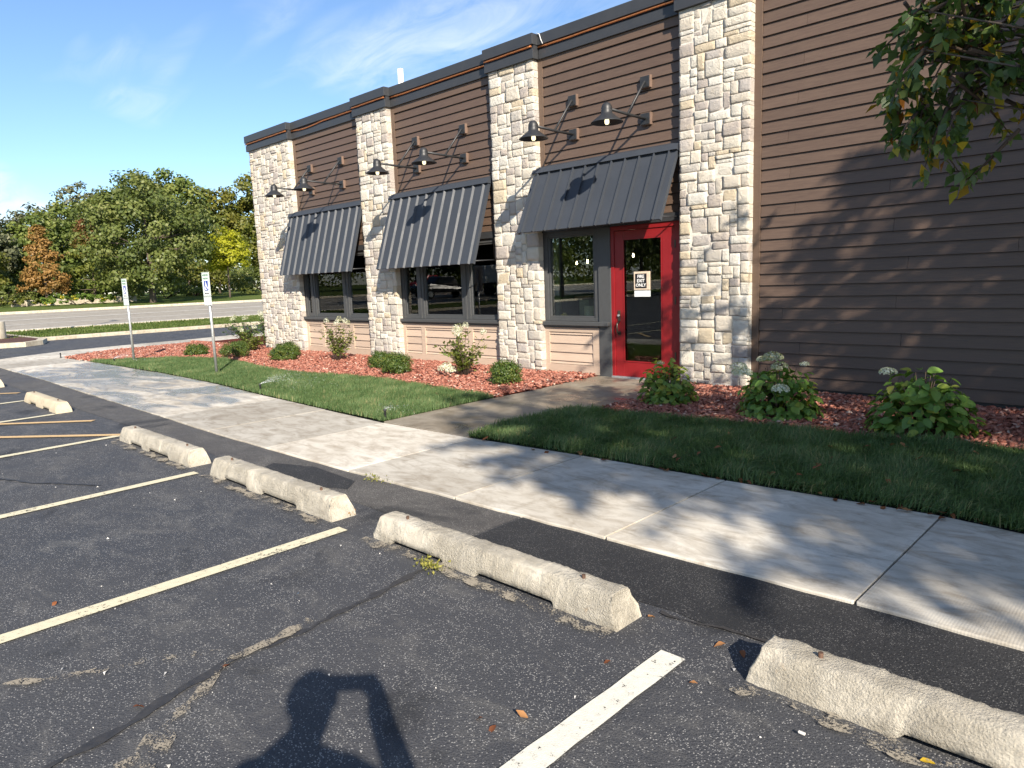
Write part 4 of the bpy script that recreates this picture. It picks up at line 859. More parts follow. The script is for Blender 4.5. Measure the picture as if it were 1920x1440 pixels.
# shrubs and flower bed below the far trees
def bush(loc, radii, mat, label, n, leaf, name='shrub', group=None, cat='shrub', low=-.3):
    t = empty(name, label, cat, loc, group=group); k = max(10, n // 40); c, Pn, out, rd = crown_pts(k, 40, radii, 'ell', min(radii) * .38, low); m_ = len(Pn)
    Nn = unit(out + rng.normal(0, .5, (m_, 3)) + np.array([0, 0, .3])); Ln = leaf * rng.uniform(.7, 1.3, m_)
    P2 = Pn + np.array([0, 0, radii[2] * .75]); P2[:, 2] = np.maximum(P2[:, 2], .01)
    me = fast_mesh('foliage', leaf_quads(P2, Nn, Ln, Ln * .6).reshape(-1, 3), np.arange(m_ * 4).reshape(-1, 4), np.clip(.5 * rd + .5 * rng.random(m_), 0, 1)); me.materials.append(mat); link(bpy.data.objects.new('foliage', me), t)
    q = MB()
    for k in range(5): a = rng.random() * 6.28; q.tube([(0, 0, -.03), (math.cos(a) * radii[0] * .3, math.sin(a) * radii[1] * .3, radii[2] * .6), (math.cos(a) * radii[0] * .6, math.sin(a) * radii[1] * .6, radii[2] * 1.1)], [.012 * max(1, radii[0] * 2), .008 * max(1, radii[0] * 2), .003], 5)
    q.build('stems', TWIG, t); return t
bush(gt(-80, 40.5), (3.2, 5.0, 1.9), LF_DK, 'wide dark green hedge bush below the tall yellow green trees', 3600, .26)
bush(gt(-84, 22.0), (2.5, 9.0, 2.2), LF_DK, 'long dark thicket behind the orange and the red topped trees', 6000, .30)
bush(gt(-84, 34.0), (2.5, 6.0, 2.6), LF_YG, 'yellow green thicket behind the bright yellow tree', 4500, .30)
bush(gt(-78, 28.5), (2.2, 4.5, 1.3), LF_MD, 'low green bush behind the large dark tree trunk', 2400, .24)
bush(gt(-76, 13.5), (2.0, 3.2, 1.2), LF_DK, 'dark low bush beside the pale grassy clump', 2000, .22)
YF = m_leaf('leaf_flower_bed', G_((0, (.07, .13, .02)), (.78, (.13, .19, .03)), (.86, (.45, .33, .02)), (1, (.55, .40, .03))), .6, .3)
bush(gt(-71, 18.4), (1.4, 3.6, .55), YF, 'low green plant bed dotted with yellow flowers by the road', 2600, .18, 'flower_bed', cat='plants')
bush(gt(-72, 14.8), (1.2, 2.2, .5), LF_YG, 'pale grassy clump beside the yellow flower bed', 1200, .18, 'flower_bed', cat='plants')
tag(box('stone_ledge', KERB, None, -73.4, -73.0, 14, 24, gz(-73), gz(-73) + .55, .03), 'low pale ledge behind the yellow flower bed', 'wall')

# trees around the car park that shade the wall and the lawn
PEAR = m_leaf('leaf_pear', G_((0, (.050, .094, .028)), (.5, (.086, .142, .040)), (.84, (.13, .18, .050)), (.90, (.34, .27, .025)), (.96, (.30, .19, .012)), (1, (.24, .065, .018))), .36, .38, spec=.45)
PEAR_O = m_leaf('leaf_pear_single', G_((0, (.052, .098, .028)), (.5, (.088, .148, .040)), (.86, (.135, .185, .050)), (.91, (.34, .27, .025)), (.96, (.32, .20, .012)), (1, (.22, .065, .02))), .36, .38, use='obj', spec=.45)
def leaf_mesh(name, L, W, mat, bend=.15, n=4, wave=.0):
    V, F = [], []
    for i in range(n + 1):
        u = i / n; wd = W / 2 * math.sin(math.pi * min(1, u * .94 + .03)) ** .75 * (1.15 - .35 * u); z = -bend * L * u * u
        V += [(-wd, L * u, z + wd * .35 + wave * math.sin(u * 9)), (0, L * u, z), (wd, L * u, z + wd * .35 - wave * math.sin(u * 9))]
    for i in range(n):
        a = i * 3; F += [(a, a + 1, a + 4, a + 3), (a + 1, a + 2, a + 5, a + 4)]
    me = bpy.data.meshes.new(name); me.from_pydata(V, [], F); me.polygons.foreach_set('use_smooth', [True] * len(F)); me.update(); me.materials.append(mat); return me
def place_leaf(me, p, d, up, s, parent):
    d = Vector(d).normalized(); up = Vector(up); x = d.cross(up); x = x.normalized() if x.length > 1e-4 else Vector((1, 0, 0)); z = x.cross(d)
    o = bpy.data.objects.new('leaf', me); o.matrix_world = Matrix(((x.x, d.x, z.x, p[0]), (x.y, d.y, z.y, p[1]), (x.z, d.z, z.z, p[2]), (0, 0, 0, 1))) @ Matrix.Scale(s, 4); return link(o, parent)
def spray_tree(loc, twigs, leaf, per, label, name, single=None, trunk=None, group=None, trunk_r=.10):
    """tree from explicit twig curves: leaves hang along each twig"""
    t = empty(name, label, 'tree', loc, group=group); q = MB(); Pn, Dn = [], []; cnt = 0
    singles = [leaf_mesh('leaf', 1, .55, PEAR_O, .18, 4, .02), leaf_mesh('leaf', 1, .48, PEAR_O, .35, 4, .03), leaf_mesh('leaf', 1, .6, PEAR_O, .05, 4, .0)]
    for (a, b, sag) in twigs:
        a, b = Vector(a), Vector(b); m_ = a.lerp(b, .55) + Vector((0, 0, sag)); q.tube([a, m_, b], [.012, .007, .002], 5)
        for k in range(per):
            u = random.random() ** .7; p = a.lerp(m_, u * 2) if u < .5 else m_.lerp(b, u * 2 - 1)
            d = (b - a).normalized() * .6 + Vector((random.uniform(-1, 1), random.uniform(-1, 1), random.uniform(-1.5, .25)))
            p = p + Vector((random.uniform(-1, 1), random.uniform(-1, 1), random.uniform(-1, 1))) * .035; Pn.append(p); Dn.append(d.normalized())
    use = np.array([single(p + Vector(loc)) if single else False for p in Pn]); idx = np.where(use)[0]; idx = set(idx[:290].tolist())
    VV, RR = [], []
    for i, (p, d) in enumerate(zip(Pn, Dn)):
        s = leaf * random.uniform(.65, 1.25)
        if i in idx: place_leaf(random.choice(singles), p, d, (random.uniform(-1, 1), random.uniform(-1, 1), random.uniform(.2, 1.4)), s, t)
        else:
            u = Vector((random.uniform(-1, 1), random.uniform(-1, 1), random.uniform(.2, 1.4))); x = d.cross(u).normalized(); z = x.cross(d); wd = s * .28
            VV += [p, p + d * s * .45 + x * wd + z * wd * .3, p + d * s - z * s * .15, p + d * s * .45 - x * wd + z * wd * .3]; RR.append(random.random())
    if RR:
        me = fast_mesh('crown', np.array([tuple(v) for v in VV]), np.arange(len(VV)).reshape(-1, 4), RR); me.materials.append(PEAR); o = link(bpy.data.objects.new('crown', me), t)
    tag(q.build('twigs', TWIG, t), kind='stuff')
    return t
def crown_twigs(c, radii, n, tl, r, keep=None):
    out = []
    while len(out) < n:
        d = unit(np.array([r.gauss(0, 1) for _ in range(3)])); rr_ = r.uniform(.25, 1.0) ** .7; p = np.array(c) + d * np.array(radii) * rr_
        dd = Vector(d * np.array([1, 1, .5])) + Vector((r.uniform(-.5, .5), r.uniform(-.5, .5), r.uniform(-.6, .2))); L = tl * r.uniform(.6, 1.3)
        b = Vector(p); a = b - dd.normalized() * L
        if keep is None or keep(b, a): out.append((a, b, r.uniform(-.02, .06)))
    return out
def limbs_to(t, twigs, base, trunk_pts, trunk_rs, every=5, lr=1.0):
    MB().tube(trunk_pts, trunk_rs, 10).build('trunk', BARK, t); q = MB()
    for (a, b, s) in twigs[::every]:
        a = Vector(a); h = Vector((0, 0, max(base, a.z - .45 * math.hypot(a.x, a.y)))); m_ = h.lerp(a, .5) + Vector((0, 0, .12)); q.tube([h, m_, a], [.030 * lr, .017 * lr, .007 * lr], 6)
    tag(q.build('limbs', BARK, t), kind='stuff')
rt = random.Random(77)
# small tree whose low branches hang into the view
T1 = (1.0, 5.35, .02)
def in_keep(b, a):
    for p in (b, a):
        x, y, z = p[0] + T1[0], p[1] + T1[1], p[2]
        cd = -.692 * x + .707 * y
        if cd > .3:
            u = CX + F_PX * (.718 * x + .695 * y - .037 * (z + T1[2] - CAMH)) / (cd - .147 * (z + T1[2] - CAMH)); v = CY + F_PX * (.075 * x - .131 * y - .989 * (z + T1[2] - CAMH)) / (cd - .147 * (z + T1[2] - CAMH))
            if u < 1640 or (u < 1930 and v > 376) or (u < 1690 and (v < 40 or v > 345)): return False
    return True
tw = crown_twigs((0, 0, 3.75), (2.85, 2.3, 1.95), 170, .55, rt, in_keep)
tw += crown_twigs((-2.15, -.55, 2.72), (.85, .6, .85), 80, .45, rt, in_keep)
t = spray_tree(T1, tw, .085, 22, 'low leafy branches of a small pear tree overhanging the lawn, a few leaves yellow', 'pear_tree', lambda p: p.x < -.62 and p.z < 3.35)
limbs_to(t, tw, 1.5, [(0, 0, -.2), (.03, 0, 1.0), (0, .02, 2.2), (.05, 0, 3.6), (0, 0, 5.2)], [.10, .085, .07, .045, .012], 9, .55)
# taller trees further right, out of frame, that throw the soft shade
for (x, y, h, rad, n, lb) in ((6.0, 5.5, 5.6, (3.4, 2.5, 3.5), 1250, 'pear tree on the lawn that shades the blank siding wall'), (8.9, -1.75, 8.0, (3.9, 2.1, 1.8), 450, 'tall pear tree by the car park whose shade dapples the sidewalk'), (13.4, -1.3, 8.6, (4.2, 3.0, 2.2), 250, 'tall pear tree by the car park whose shade falls on the shaded lawn')):
    loc = (x, y, .02); tw = crown_twigs((0, 0, h), rad, n, .7, rt); t = spray_tree(loc, tw, .14, 36, lb, 'pear_tree', None, group='pear trees around the car park')
    limbs_to(t, tw, 1.8, [(0, 0, -.2), (.03, 0, 1.2), (0, .02, h * .6), (.05, 0, h), (0, 0, h + rad[2] * .7)], [.15, .12, .10, .06, .015], 7)
# row behind the photographer, seen in the glass
for k, (x, y) in enumerate(((-26, -34), (-18, -38), (-34.2, -22.5), (0, -40), (-34.2, -33), (-34.0, -44), (-27, -26))):
    tree((x, y, 0), 9 + k % 3, 2.0, (4.2, 4.2, 4.0), (LF_DK, LF_MD)[k % 2], 'dark tree at the back of the car park, reflected in the windows', 60, 60, .42, group='trees at the back of the car park', rc=1.2)

# ------------------------------------------------------------------ shrubs in the beds
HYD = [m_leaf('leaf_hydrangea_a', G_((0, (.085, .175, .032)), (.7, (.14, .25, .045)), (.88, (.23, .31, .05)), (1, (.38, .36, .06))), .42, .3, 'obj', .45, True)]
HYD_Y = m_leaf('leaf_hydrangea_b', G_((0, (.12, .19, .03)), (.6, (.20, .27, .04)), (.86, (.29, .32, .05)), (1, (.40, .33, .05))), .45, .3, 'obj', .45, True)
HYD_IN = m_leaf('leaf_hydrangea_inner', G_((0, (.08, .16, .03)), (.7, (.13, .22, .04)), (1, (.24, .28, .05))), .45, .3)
PETAL = m_leaf('petal_cream', G_((0, (.50, .52, .38)), (.5, (.62, .62, .52)), (1, (.74, .73, .66))), .6, .3)
PETAL_G = m_leaf('petal_greenish', G_((0, (.28, .31, .17)), (.5, (.42, .42, .28)), (1, (.55, .54, .42))), .6, .3)
def flower_head(parent, p, r, mat, flat=.6, n=150):
    d = unit(rng.normal(0, 1, (n, 3))); d[:, 2] = np.abs(d[:, 2]) * 1.0 - .25; d = unit(d); P_ = d * np.array([r, r, r * flat]); s = r * .30 * rng.uniform(.7, 1.2, n)
    V = leaf_quads(P_, unit(d + rng.normal(0, .35, (n, 3))), s, s * .9, .05).reshape(-1, 3); me = fast_mesh('flower_head', V, np.arange(n * 4).reshape(-1, 4), rng.random(n)); me.materials.append(mat)
    o = bpy.data.objects.new('flower_head', me); o.location = p; return link(o, parent)
def hydrangea(x, y, rx, rz, n, mat, flowers, label, seed, size=.115):
    r = random.Random(seed); t = empty('hydrangea', label, 'shrub', (x, y, .03)); ms = [leaf_mesh('leaf', 1, .72, mat, b, 5, wv) for b, wv in ((.20, .015), (.38, .02), (.08, .01))]; q = MB()
    for k in range(30):
        a = r.uniform(0, 6.283); u = math.sqrt(r.random()); p = Vector((math.cos(a) * rx * u * .85, math.sin(a) * rx * u * .85, rz * (1 - .5 * u * u) * r.uniform(.8, .97))); q.tube([(p.x * .12, p.y * .12, -.02), (p.x * .55, p.y * .55, p.z * .55), tuple(p)], [.007, .0055, .003], 5)
    for k in range(n):
        a = r.uniform(0, 6.283); e = math.asin(r.uniform(-.12, 1.0)); bl = .80 + .22 * mnoise.noise(Vector((math.cos(a) * 2.2 + seed, math.sin(a) * 2.2, e * 2.5))); f = bl * r.choice((.62, .8, .92, 1.0))
        b = Vector((math.cos(a) * math.cos(e) * rx * f, math.sin(a) * math.cos(e) * rx * f, max(.05, rz * (.16 + .84 * math.sin(e)) * (f + .1)))); aa = a + r.gauss(0, .8)
        d = Vector((math.cos(aa), math.sin(aa), r.uniform(-.95, .05) + .35 * math.sin(e))); place_leaf(r.choice(ms), b, d, (math.cos(a) * .8 + r.uniform(-.35, .35), math.sin(a) * .8 + r.uniform(-.35, .35), .9), size * r.uniform(.7, 1.25), t)
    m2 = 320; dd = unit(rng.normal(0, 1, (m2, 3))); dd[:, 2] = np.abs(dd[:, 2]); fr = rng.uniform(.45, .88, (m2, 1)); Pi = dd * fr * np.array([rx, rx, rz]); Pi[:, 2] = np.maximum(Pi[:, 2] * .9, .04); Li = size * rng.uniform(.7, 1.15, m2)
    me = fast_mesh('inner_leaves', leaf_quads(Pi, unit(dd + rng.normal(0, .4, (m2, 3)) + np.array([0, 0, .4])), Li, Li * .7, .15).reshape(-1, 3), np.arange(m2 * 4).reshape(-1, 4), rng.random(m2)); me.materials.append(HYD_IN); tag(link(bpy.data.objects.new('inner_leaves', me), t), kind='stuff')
    q.build('stems', TWIG, t)
    for (fx, fy, fz, fr, fm) in flowers: flower_head(t, (fx, fy, fz), fr, fm)
    return t
hydrangea(-4.62, 7.42, .40, .56, 250, HYD_Y, [(-.02, -.12, .50, .045, PETAL_G)], 'leafy yellow green hydrangea shrub without blooms in front of the red door', 4, .088)
hydrangea(-3.22, 7.38, .50, .60, 290, HYD[0], [(-.40, -.12, .52, .085, PETAL), (-.30, -.22, .47, .095, PETAL), (-.46, .02, .44, .09, PETAL), (-.02, -.10, .64, .10, PETAL_G), (.10, -.22, .56, .085, PETAL_G), (-.18, .05, .60, .06, PETAL_G), (.26, .02, .57, .05, PETAL), (.20, -.42, .36, .085, PETAL), (-.25, .15, .58, .07, PETAL)], 'hydrangea shrub covered in white blooms beside the stone pillar', 6, .10)
hydrangea(-1.82, 7.30, .53, .66, 300, HYD[0], [(-.27, -.12, .57, .075, PETAL)], 'wide green hydrangea with a single white bloom below the siding wall', 9, .105)
hydrangea(-.62, 7.55, .42, .60, 200, HYD[0], [], 'green hydrangea shrub at the lawn end of the bed under the pear branches', 12, .12)
PAN = m_leaf('leaf_panicle', G_((0, (.07, .10, .02)), (.6, (.13, .165, .035)), (1, (.26, .26, .06))), .5, .3)
PAN_D = m_leaf('leaf_panicle_dark', G_((0, (.03, .07, .016)), (.6, (.06, .12, .026)), (1, (.13, .18, .045))), .5, .3)
def panicle(x, y, h, rx, n_st, n_fl, label, mat, seed, low_bloom=0):
    r = random.Random(seed); t = empty('panicle_hydrangea', label, 'shrub', (x, y, .03)); q = MB(); Pn, Nn = [], []; tops = []
    for k in range(n_st):
        a = r.uniform(0, 6.283); u = r.uniform(.25, 1); p = Vector((math.cos(a) * rx * u, math.sin(a) * rx * u, h * r.uniform(.55, 1) * (1 - .25 * u))); m_ = Vector((p.x * .35, p.y * .35, p.z * .5)); q.tube([(p.x * .1, p.y * .1, -.02), m_, p], [.008, .006, .003], 5); tops.append(p)
        for j in range(26):
            f = r.uniform(.25, 1); b = (m_.lerp(p, f * 2 - 1) if f > .5 else m_ * (f * 2)) + Vector((r.gauss(0, .045), r.gauss(0, .045), r.gauss(0, .03))); Pn.append(b); Nn.append((r.gauss(0, .6), r.gauss(0, .6), 1))
    n = len(Pn); Ln = .085 * rng.uniform(.6, 1.25, n); me = fast_mesh('foliage', leaf_quads(np.array(Pn), unit(np.array(Nn)), Ln, Ln * .5, .2).reshape(-1, 3), np.arange(n * 4).reshape(-1, 4), rng.random(n)); me.materials.append(mat); link(bpy.data.objects.new('foliage', me), t); q.build('stems', TWIG, t)
    tops.sort(key=lambda p: -p.z)
    for p in tops[:n_fl]: flower_head(t, (p.x, p.y, p.z + .05), .06 * r.uniform(.8, 1.2), PETAL if r.random() < .6 else PETAL_G, 1.4, 110)
    for k in range(low_bloom): flower_head(t, (-.22 + .13 * k, -.28 - .03 * k, .14 + .05 * (k % 2)), .085, PETAL, .8, 140)
    return t
panicle(-8.75, 7.82, .88, .42, 24, 6, 'straggly hydrangea with cream spires and low white blooms before the third pillar', PAN, 3, 3)
panicle(-12.95, 8.02, .92, .42, 22, 5, 'upright hydrangea with pale green spires below the window next to the end pillar', PAN, 5)
panicle(-18.55, 9.4, .95, .55, 26, 8, 'hydrangea clump with white blooms just past the corner pillar', PAN_D, 7)
panicle(-19.8, 9.3, .80, .75, 30, 5, 'loose green hydrangea clump near the corner of the bed', PAN_D, 11)
panicle(-17.2, 8.25, .62, .50, 22, 3, 'low hydrangea with white blooms in front of the corner pillar', PAN, 17)
BOX = m_leaf('leaf_boxwood', G_((0, (.028, .060, .012)), (.5, (.062, .105, .020)), (.8, (.12, .15, .028)), (1, (.24, .22, .04))), .45, .2)
for (x, y, rx, rz, lb) in ((-7.46, 7.48, .26, .20, 'round clipped boxwood closest to the door walk'), (-10.02, 7.38, .29, .235, 'larger clipped boxwood of the pair before the second pillar'), (-11.0, 7.75, .26, .20, 'smaller clipped boxwood of the pair before the second pillar'), (-14.20, 7.48, .33, .19, 'low spreading boxwood at the foot of the corner pillar'), (-14.72, 7.85, .34, .21, 'yellow tipped boxwood behind the low spreading one at the corner pillar'), (-15.95, 7.22, .36, .25, 'dense boxwood just behind the sign pole'), (-17.6, 7.0, .30, .19, 'lone clipped boxwood in the open bed between the two signs')):
    bush((x, y, .02), (rx * random.uniform(.82, 1.0), rx * random.uniform(.8, 1.0), rz * random.uniform(.9, 1.1)), BOX, lb, 6400, .026, 'boxwood', 'clipped boxwoods in the bed', low=-.5)

# ------------------------------------------------------------------ sprinklers
MIST = Mat('water_droplets'); MIST.b.inputs['Transmission Weight'].default_value = .6; MIST.fin((.9, .94, .97), .2, alpha=.5); MIST = MIST.m
for (x, y, spray, lb) in ((-6.80, 4.80, .25, 'black popup sprinkler at the lawn corner by the door walk'), (-10.34, 5.02, 1.0, 'sprinkler spraying a jet over the middle of the lawn edge'), (-17.75, 5.20, .9, 'sprinkler spraying a jet near the tip of the lawn'), (-21.05, 4.93, .0, 'black popup sprinkler on the sidewalk corner at the mulch tip')):
    t = empty('sprinkler', lb, 'sprinkler', (x, y, .02)); MB().lathe((0, 0, 0), [(.001, .13), (.018, .128), (.02, .11), (.014, .105), (.014, 0)], 12).build('riser', BLACKM, t); MB().lathe((0, 0, 0), [(.014, .012), (.03, .012), (.03, -.02)], 12).build('collar', BLACKM, t)
    if spray:
        n = int(2200 * spray); a = rng.normal(.75, .32, n) if spray > .5 else rng.uniform(0, 3, n); v0 = rng.uniform(2.2, 4.2, n) * math.sqrt(spray); tt = rng.random(n) ** 1.6 * .62; el = rng.normal(.42, .10, n)
        P_ = np.column_stack([np.cos(a) * v0 * np.cos(el) * tt, np.sin(a) * v0 * np.cos(el) * tt, .125 + v0 * np.sin(el) * tt - 4.9 * tt ** 2]); ok = P_[:, 2] > .03; P_ = P_[ok]; n = len(P_)
        s = rng.uniform(.003, .008, n); V = leaf_quads(P_, unit(rng.normal(0, 1, (n, 3))), s * 2.2, s, 0).reshape(-1, 3); me = fast_mesh('spray', V, np.arange(n * 4).reshape(-1, 4)); me.materials.append(MIST); o = link(bpy.data.objects.new('spray', me), t); o['kind'] = 'stuff'

# ------------------------------------------------------------------ small litter: leaves, weeds
FL = m_leaf('fallen_leaf_brown', G_((0, (.13, .045, .018)), (.6, (.24, .085, .03)), (1, (.34, .17, .07))), .6, .15, 'obj'); FLY = m_leaf('fallen_leaf_yellow', G_((0, (.45, .30, .02)), (1, (.55, .36, .03))), .5, .2, 'obj')
fl_me = [leaf_mesh('fallen_leaf', 1, .6, FL, b, 4, .05) for b in (.5, -.3, .25)]; fy_me = leaf_mesh('fallen_leaf', 1, .55, FLY, .2, 4, .03)
def fallen(x, y, z, s, me, lb, grp):
    o = bpy.data.objects.new('fallen_leaf', me); o.location = (x, y, z + s * .18); o.rotation_euler = (random.uniform(-.3, .3), random.uniform(-.3, .3), random.uniform(0, 6.28)); o.scale = (s, s, s); tag(link(o), lb, 'leaf', grp)
rl = random.Random(3)
for px in ((1145, 1243), (1308, 1286), (930, 1365), (905, 1350), (990, 1352), (105, 1131), (430, 1250), (250, 1330), (1215, 1160), (1360, 1212), (1390, 1224)):
    g = ground(px); fallen(g[0], g[1], .004, rl.uniform(.03, .05), rl.choice(fl_me), 'dry brown fallen leaf on the asphalt', 'fallen leaves on the asphalt')
g = ground((1725, 1432)); fallen(g[0], g[1], .004, .045, fy_me, 'yellow fallen leaf on the asphalt beside the coarse wheel stop', None)
for k in range(44):
    x = -.5 - 4.6 * rl.random() ** 1.6; y = yi(SWF, x) + rl.uniform(-.07, .06); fallen(x, y, .03 if y > yi(SWF, x) else .02, rl.uniform(.045, .075), rl.choice(fl_me), 'dry brown fallen leaf along the edge of the shaded lawn', 'fallen leaves along the lawn edge')
for k in range(30):
    x = -.4 - 3.2 * rl.random(); y = yi(SWF, x) + .1 + 1.5 * rl.random(); fallen(x, y, .085, rl.uniform(.045, .075), rl.choice(fl_me), 'dry brown fallen leaf caught in the shaded grass', 'fallen leaves in the shaded grass')
WEED = m_leaf('weed', G_((0, (.13, .15, .03)), (1, (.33, .30, .07))), .6, .3); WEED_O = m_leaf('weed_dry', G_((0, (.32, .16, .04)), (1, (.42, .26, .08))), .7, .2)
def weed(x, y, r, n, mat, lb):
    P_ = np.column_stack([rng.normal(0, r, n), rng.normal(0, r * .45, n), rng.uniform(.0, .03, n)]); L_ = rng.uniform(.012, .028, n); me = fast_mesh('weed', leaf_quads(P_, unit(rng.normal(0, 1, (n, 3)) + [0, 0, .8]), L_, L_ * .5).reshape(-1, 3), np.arange(n * 4).reshape(-1, 4), rng.random(n)); me.materials.append(mat); o = bpy.data.objects.new('weed', me); o.location = (x, y, .012); tag(link(o), lb, 'weed', kind='stuff')
g = ground((805, 1066)); weed(g[0], g[1], .06, 160, WEED, 'small yellow green weed growing in the crack below a wheel stop')
g = ground((648, 963)); weed(g[0], g[1], .04, 110, WEED_O, 'dry orange weed at the end of a wheel stop')
g = ground((700, 905)); weed(g[0], g[1] + .04, .08, 90, WEED, 'thin green weed along the sidewalk edge')
BIT = plain('pale_grit', (.6, .58, .54), .9)
tag(MB().box(-.012, .012, -.005, .005, 0, .008).build('cigarette_butt', BIT, None, .002, (*ground((1503, 1382)), .012)), 'small white cigarette butt on the asphalt', 'litter')
n = 170; Pp = np.column_stack([rng.uniform(-9, .5, n), rng.uniform(.4, 2.7, n)]); sz = .003 + .009 * rng.random(n) ** 2.5
V = leaf_quads(np.column_stack([Pp, sz * .4]), unit(rng.normal(0, .3, (n, 3)) + [0, 0, 1]), sz * 2, sz * 1.4, .6).reshape(-1, 3); me = fast_mesh('grit', V, np.arange(n * 4).reshape(-1, 4)); me.materials.append(BIT); tag(link(bpy.data.objects.new('grit', me)), 'loose pale grit scattered over the asphalt', 'grit', kind='stuff')

# ------------------------------------------------------------------ light pole island
isl = filled('island', [(-36, 4.0), (-28.6, 4.2), (-27.7, 4.8), (-27.5, 5.5), (-28.0, 6.1), (-29.2, 6.5), (-36, 6.4)], .15, KERB, .25)
filled('island_mulch', [(-35.8, 4.3), (-28.7, 4.45), (-28.0, 5.0), (-27.8, 5.5), (-28.3, 5.95), (-29.3, 6.25), (-35.8, 6.15)], .156, plain('dark_mulch', (.07, .024, .014), .95, vary=.4, scale=12))
t = empty('light_pole', 'car park light pole on a round concrete base in the mulch island', 'light pole', (-31.15, 5.30, .15))
MB().lathe((0, 0, 0), [(.001, .62), (.36, .62), (.38, .60), (.38, -.1)], 28).build('base', KERB, t); MB().box(-.16, .16, -.16, .16, .62, .70).build('base_cover', WHITEP, t, .01); MB().tube([(0, 0, .70), (0, 0, 8.2)], [.075, .055], 12).build('pole', BRONZE, t)
MB().box(-.5, .5, -.12, .12, 8.1, 8.22).build('lamp_head', BRONZE, t, .02)

# ------------------------------------------------------------------ vehicles reflected in the glass
TYRE = plain('tyre', (.02, .02, .02), .85); RIM = plain('alloy', (.6, .6, .6), .3, .8); CARGL = plain('car_glass', (.02, .025, .03), .08)
def pickup(loc, rz, paint, label):
    t = empty('pickup_truck', label, 'truck', loc, rz)
    prof = [(-2.75, .62), (-2.75, 1.12), (-1.0, 1.14), (-.95, 1.20), (-.72, 1.80), (.62, 1.83), (1.22, 1.24), (2.55, 1.10), (2.72, .92), (2.75, .55), (2.2, .50), (-2.3, .50)]
    V = [(x, -.95 if z < 1.2 else -.82, z) for x, z in prof] + [(x, .95 if z < 1.2 else .82, z) for x, z in prof]; k = len(prof)
    q = MB(); q.add(V, [tuple(range(k))[::-1], tuple(range(k, 2 * k))] + [(i, (i + 1) % k, k + (i + 1) % k, k + i) for i in range(k)]); q.build('body', paint, t, .05)
    for s in (-1, 1):
        q = MB(); y = s * .905; q.add([(-.68, y, 1.26), (1.02, y, 1.26), (.55, y * .94, 1.74), (-.62, y * .94, 1.74)], [(0, 1, 2, 3) if s < 0 else (3, 2, 1, 0)]); q.build('side_window', CARGL, t)
        for x in (-1.75, 1.75):
            wq = MB().tube([(x, s * .72, .38), (x, s * .97, .38)], .38, 24).build('wheel', TYRE, t); MB().tube([(x, s * .96, .38), (x, s * .985, .38)], .23, 20).build('rim', RIM, wq)
        q = MB().box(2.68, 2.77, s * .72 - .16, s * .72 + .16, .82, .98); q.build('headlight', RIM, t, .02)
    q = MB(); q.add([(.72, -.72, 1.76), (1.16, -.78, 1.30), (1.16, .78, 1.30), (.72, .72, 1.76)], [(0, 1, 2, 3)]); q.build('windscreen', CARGL, t, 0, (.03, 0, .02)); return t
pickup((-46.5, -21.5, .20), R_(100), plain('paint_black', (.015, .016, .018), .2, spec=.6), 'black pickup truck reflected in the middle window')
pickup((-57.5, -28.8, .43), R_(82), plain('paint_red', (.42, .02, .02), .25, spec=.6), 'red pickup truck reflected in the middle window')
t = empty('box_trailer', 'white box trailer reflected in the middle window', 'trailer', (-46.5, -28.3, .18), R_(90))
MB().box(-3, 3, -1.25, 1.25, 1.15, 3.7).build('box', WHITEP, t, .03); MB().box(-3, 3, -.5, .5, .9, 1.15).build('chassis', BLACKM, t)
for x in (-2.2, -1.0, 2.3):
    for s in (-1, 1): MB().tube([(x, s * .8, .5), (x, s * 1.2, .5)], .5, 22).build('wheel', TYRE, t)

# ------------------------------------------------------------------ the person taking the picture (only the shadow shows)
fwd = Vector((-.70, .714, 0)); rgt = Vector((.714, .70, 0))
def hp(l, b, z): v = rgt * l - fwd * b; return (v.x, v.y, z)
person = empty('person', 'person in dark clothes holding a phone up, seen only as a shadow', 'person', (*hp(-.20, .22, 0)[:2], 0)); pl = person.location
bmv, bme, rad = [], [], []
def node(p, r, par=None):
    bmv.append((p[0] - pl.x, p[1] - pl.y, p[2])); rad.append(r)
    if par is not None: bme.append((par, len(bmv) - 1))
    return len(bmv) - 1
pel = node(hp(-.20, .26, .95), .15); wai = node(hp(-.20, .26, 1.12), .14, pel); che = node(hp(-.20, .25, 1.32), .155, wai); nec = node(hp(-.195, .225, 1.48), .06, che); hd0 = node(hp(-.175, .20, 1.57), .085, nec); hd1 = node(hp(-.175, .195, 1.655), .085, hd0); node(hp(-.175, .20, 1.71), .06, hd1)
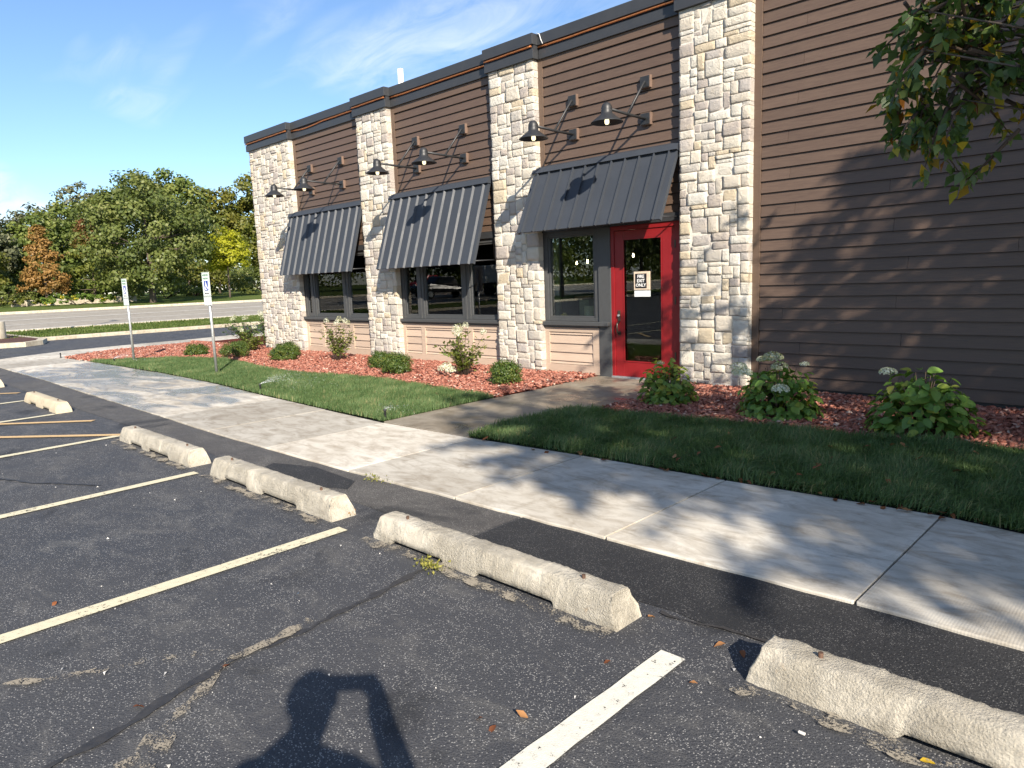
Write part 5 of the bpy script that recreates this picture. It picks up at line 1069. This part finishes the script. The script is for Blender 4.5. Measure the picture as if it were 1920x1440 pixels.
for s, e, h in ((1, (.15, .12, 1.20), (.040, .045, 1.56)), (-1, (-.50, .12, 1.20), (-.165, .045, 1.56))):
    sh = node(hp(-.20 + s * .18, .25, 1.40), .07, che); el_ = node(hp(*e), .064, sh); wr_ = node(hp(h[0] + s * .02, h[1] + .05, h[2] - .07), .050, el_); pa = node(hp(h[0] + s * .01, h[1] + .02, h[2]), .044, wr_)
    for k in range(4):
        f1 = node(hp(h[0] + s * .012 - s * .006 * k, .018, h[2] + .022 + .014 * k), .010, pa); node(hp(h[0] - s * .03, .008 + .012, h[2] + .02 + .017 * k), .008, f1)
    th_ = node(hp(h[0] - s * .02, h[1] + .03, h[2] + .015), .011, pa); node(hp(h[0] - s * .05, h[1] + .028, h[2] + .03), .009, th_)
for s in (1, -1):
    hip = node(hp(-.20 + s * .10, .26, .88), .10, pel); kn = node(hp(-.20 + s * .12, .24, .50), .065, hip); an = node(hp(-.20 + s * .13, .28, .09), .042, kn); node(hp(-.20 + s * .14, .13, .04), .036, an)
pm = bpy.data.meshes.new('body'); pm.from_pydata(bmv, bme, []); po = bpy.data.objects.new('body', pm); link(po, person)
m_ = Mat('person_body'); sx_ = m_.n('ShaderNodeSeparateXYZ'); m_.set(sx_.inputs[0], m_.obj()); pm.materials.append(m_.fin(m_.ramp(m_.map(sx_.outputs[2], 0, 2), [(0, (.03, .03, .03)), (.05, (.03, .045, .10)), (.49, (.05, .06, .07)), (.73, (.48, .30, .22))], 'CONSTANT'), .8))
sk = po.modifiers.new('skin', 'SKIN'); sk.use_smooth_shade = True
for i, v in enumerate(pm.skin_vertices[0].data): v.radius = (rad[i], rad[i] * (.8 if i in (0, 1, 2) else 1)); v.use_root = i == 0
po.modifiers.new('subsurf', 'SUBSURF').levels = 1; po.modifiers['subsurf'].render_levels = 2
hx = hp(-.175, .21, 1.67); MB().lathe((hx[0] - pl.x, hx[1] - pl.y, hx[2]), [(.001, .085), (.05, .075), (.085, .04), (.1, 0), (.098, -.05), (.085, -.06)], 20).build('hair', plain('hair_dark', (.03, .02, .015), .7), person)
ph = MB().box(-.075, .075, -.004, .004, -.037, .037).build('phone', BLACKM, None, .003); ph.location = (*hp(-.060, .026, 0)[:2], 1.60); ph.rotation_euler = (0, 0, math.atan2(rgt.y, rgt.x)); tag(ph, 'dark phone held up in both hands by the photographer', 'phone')
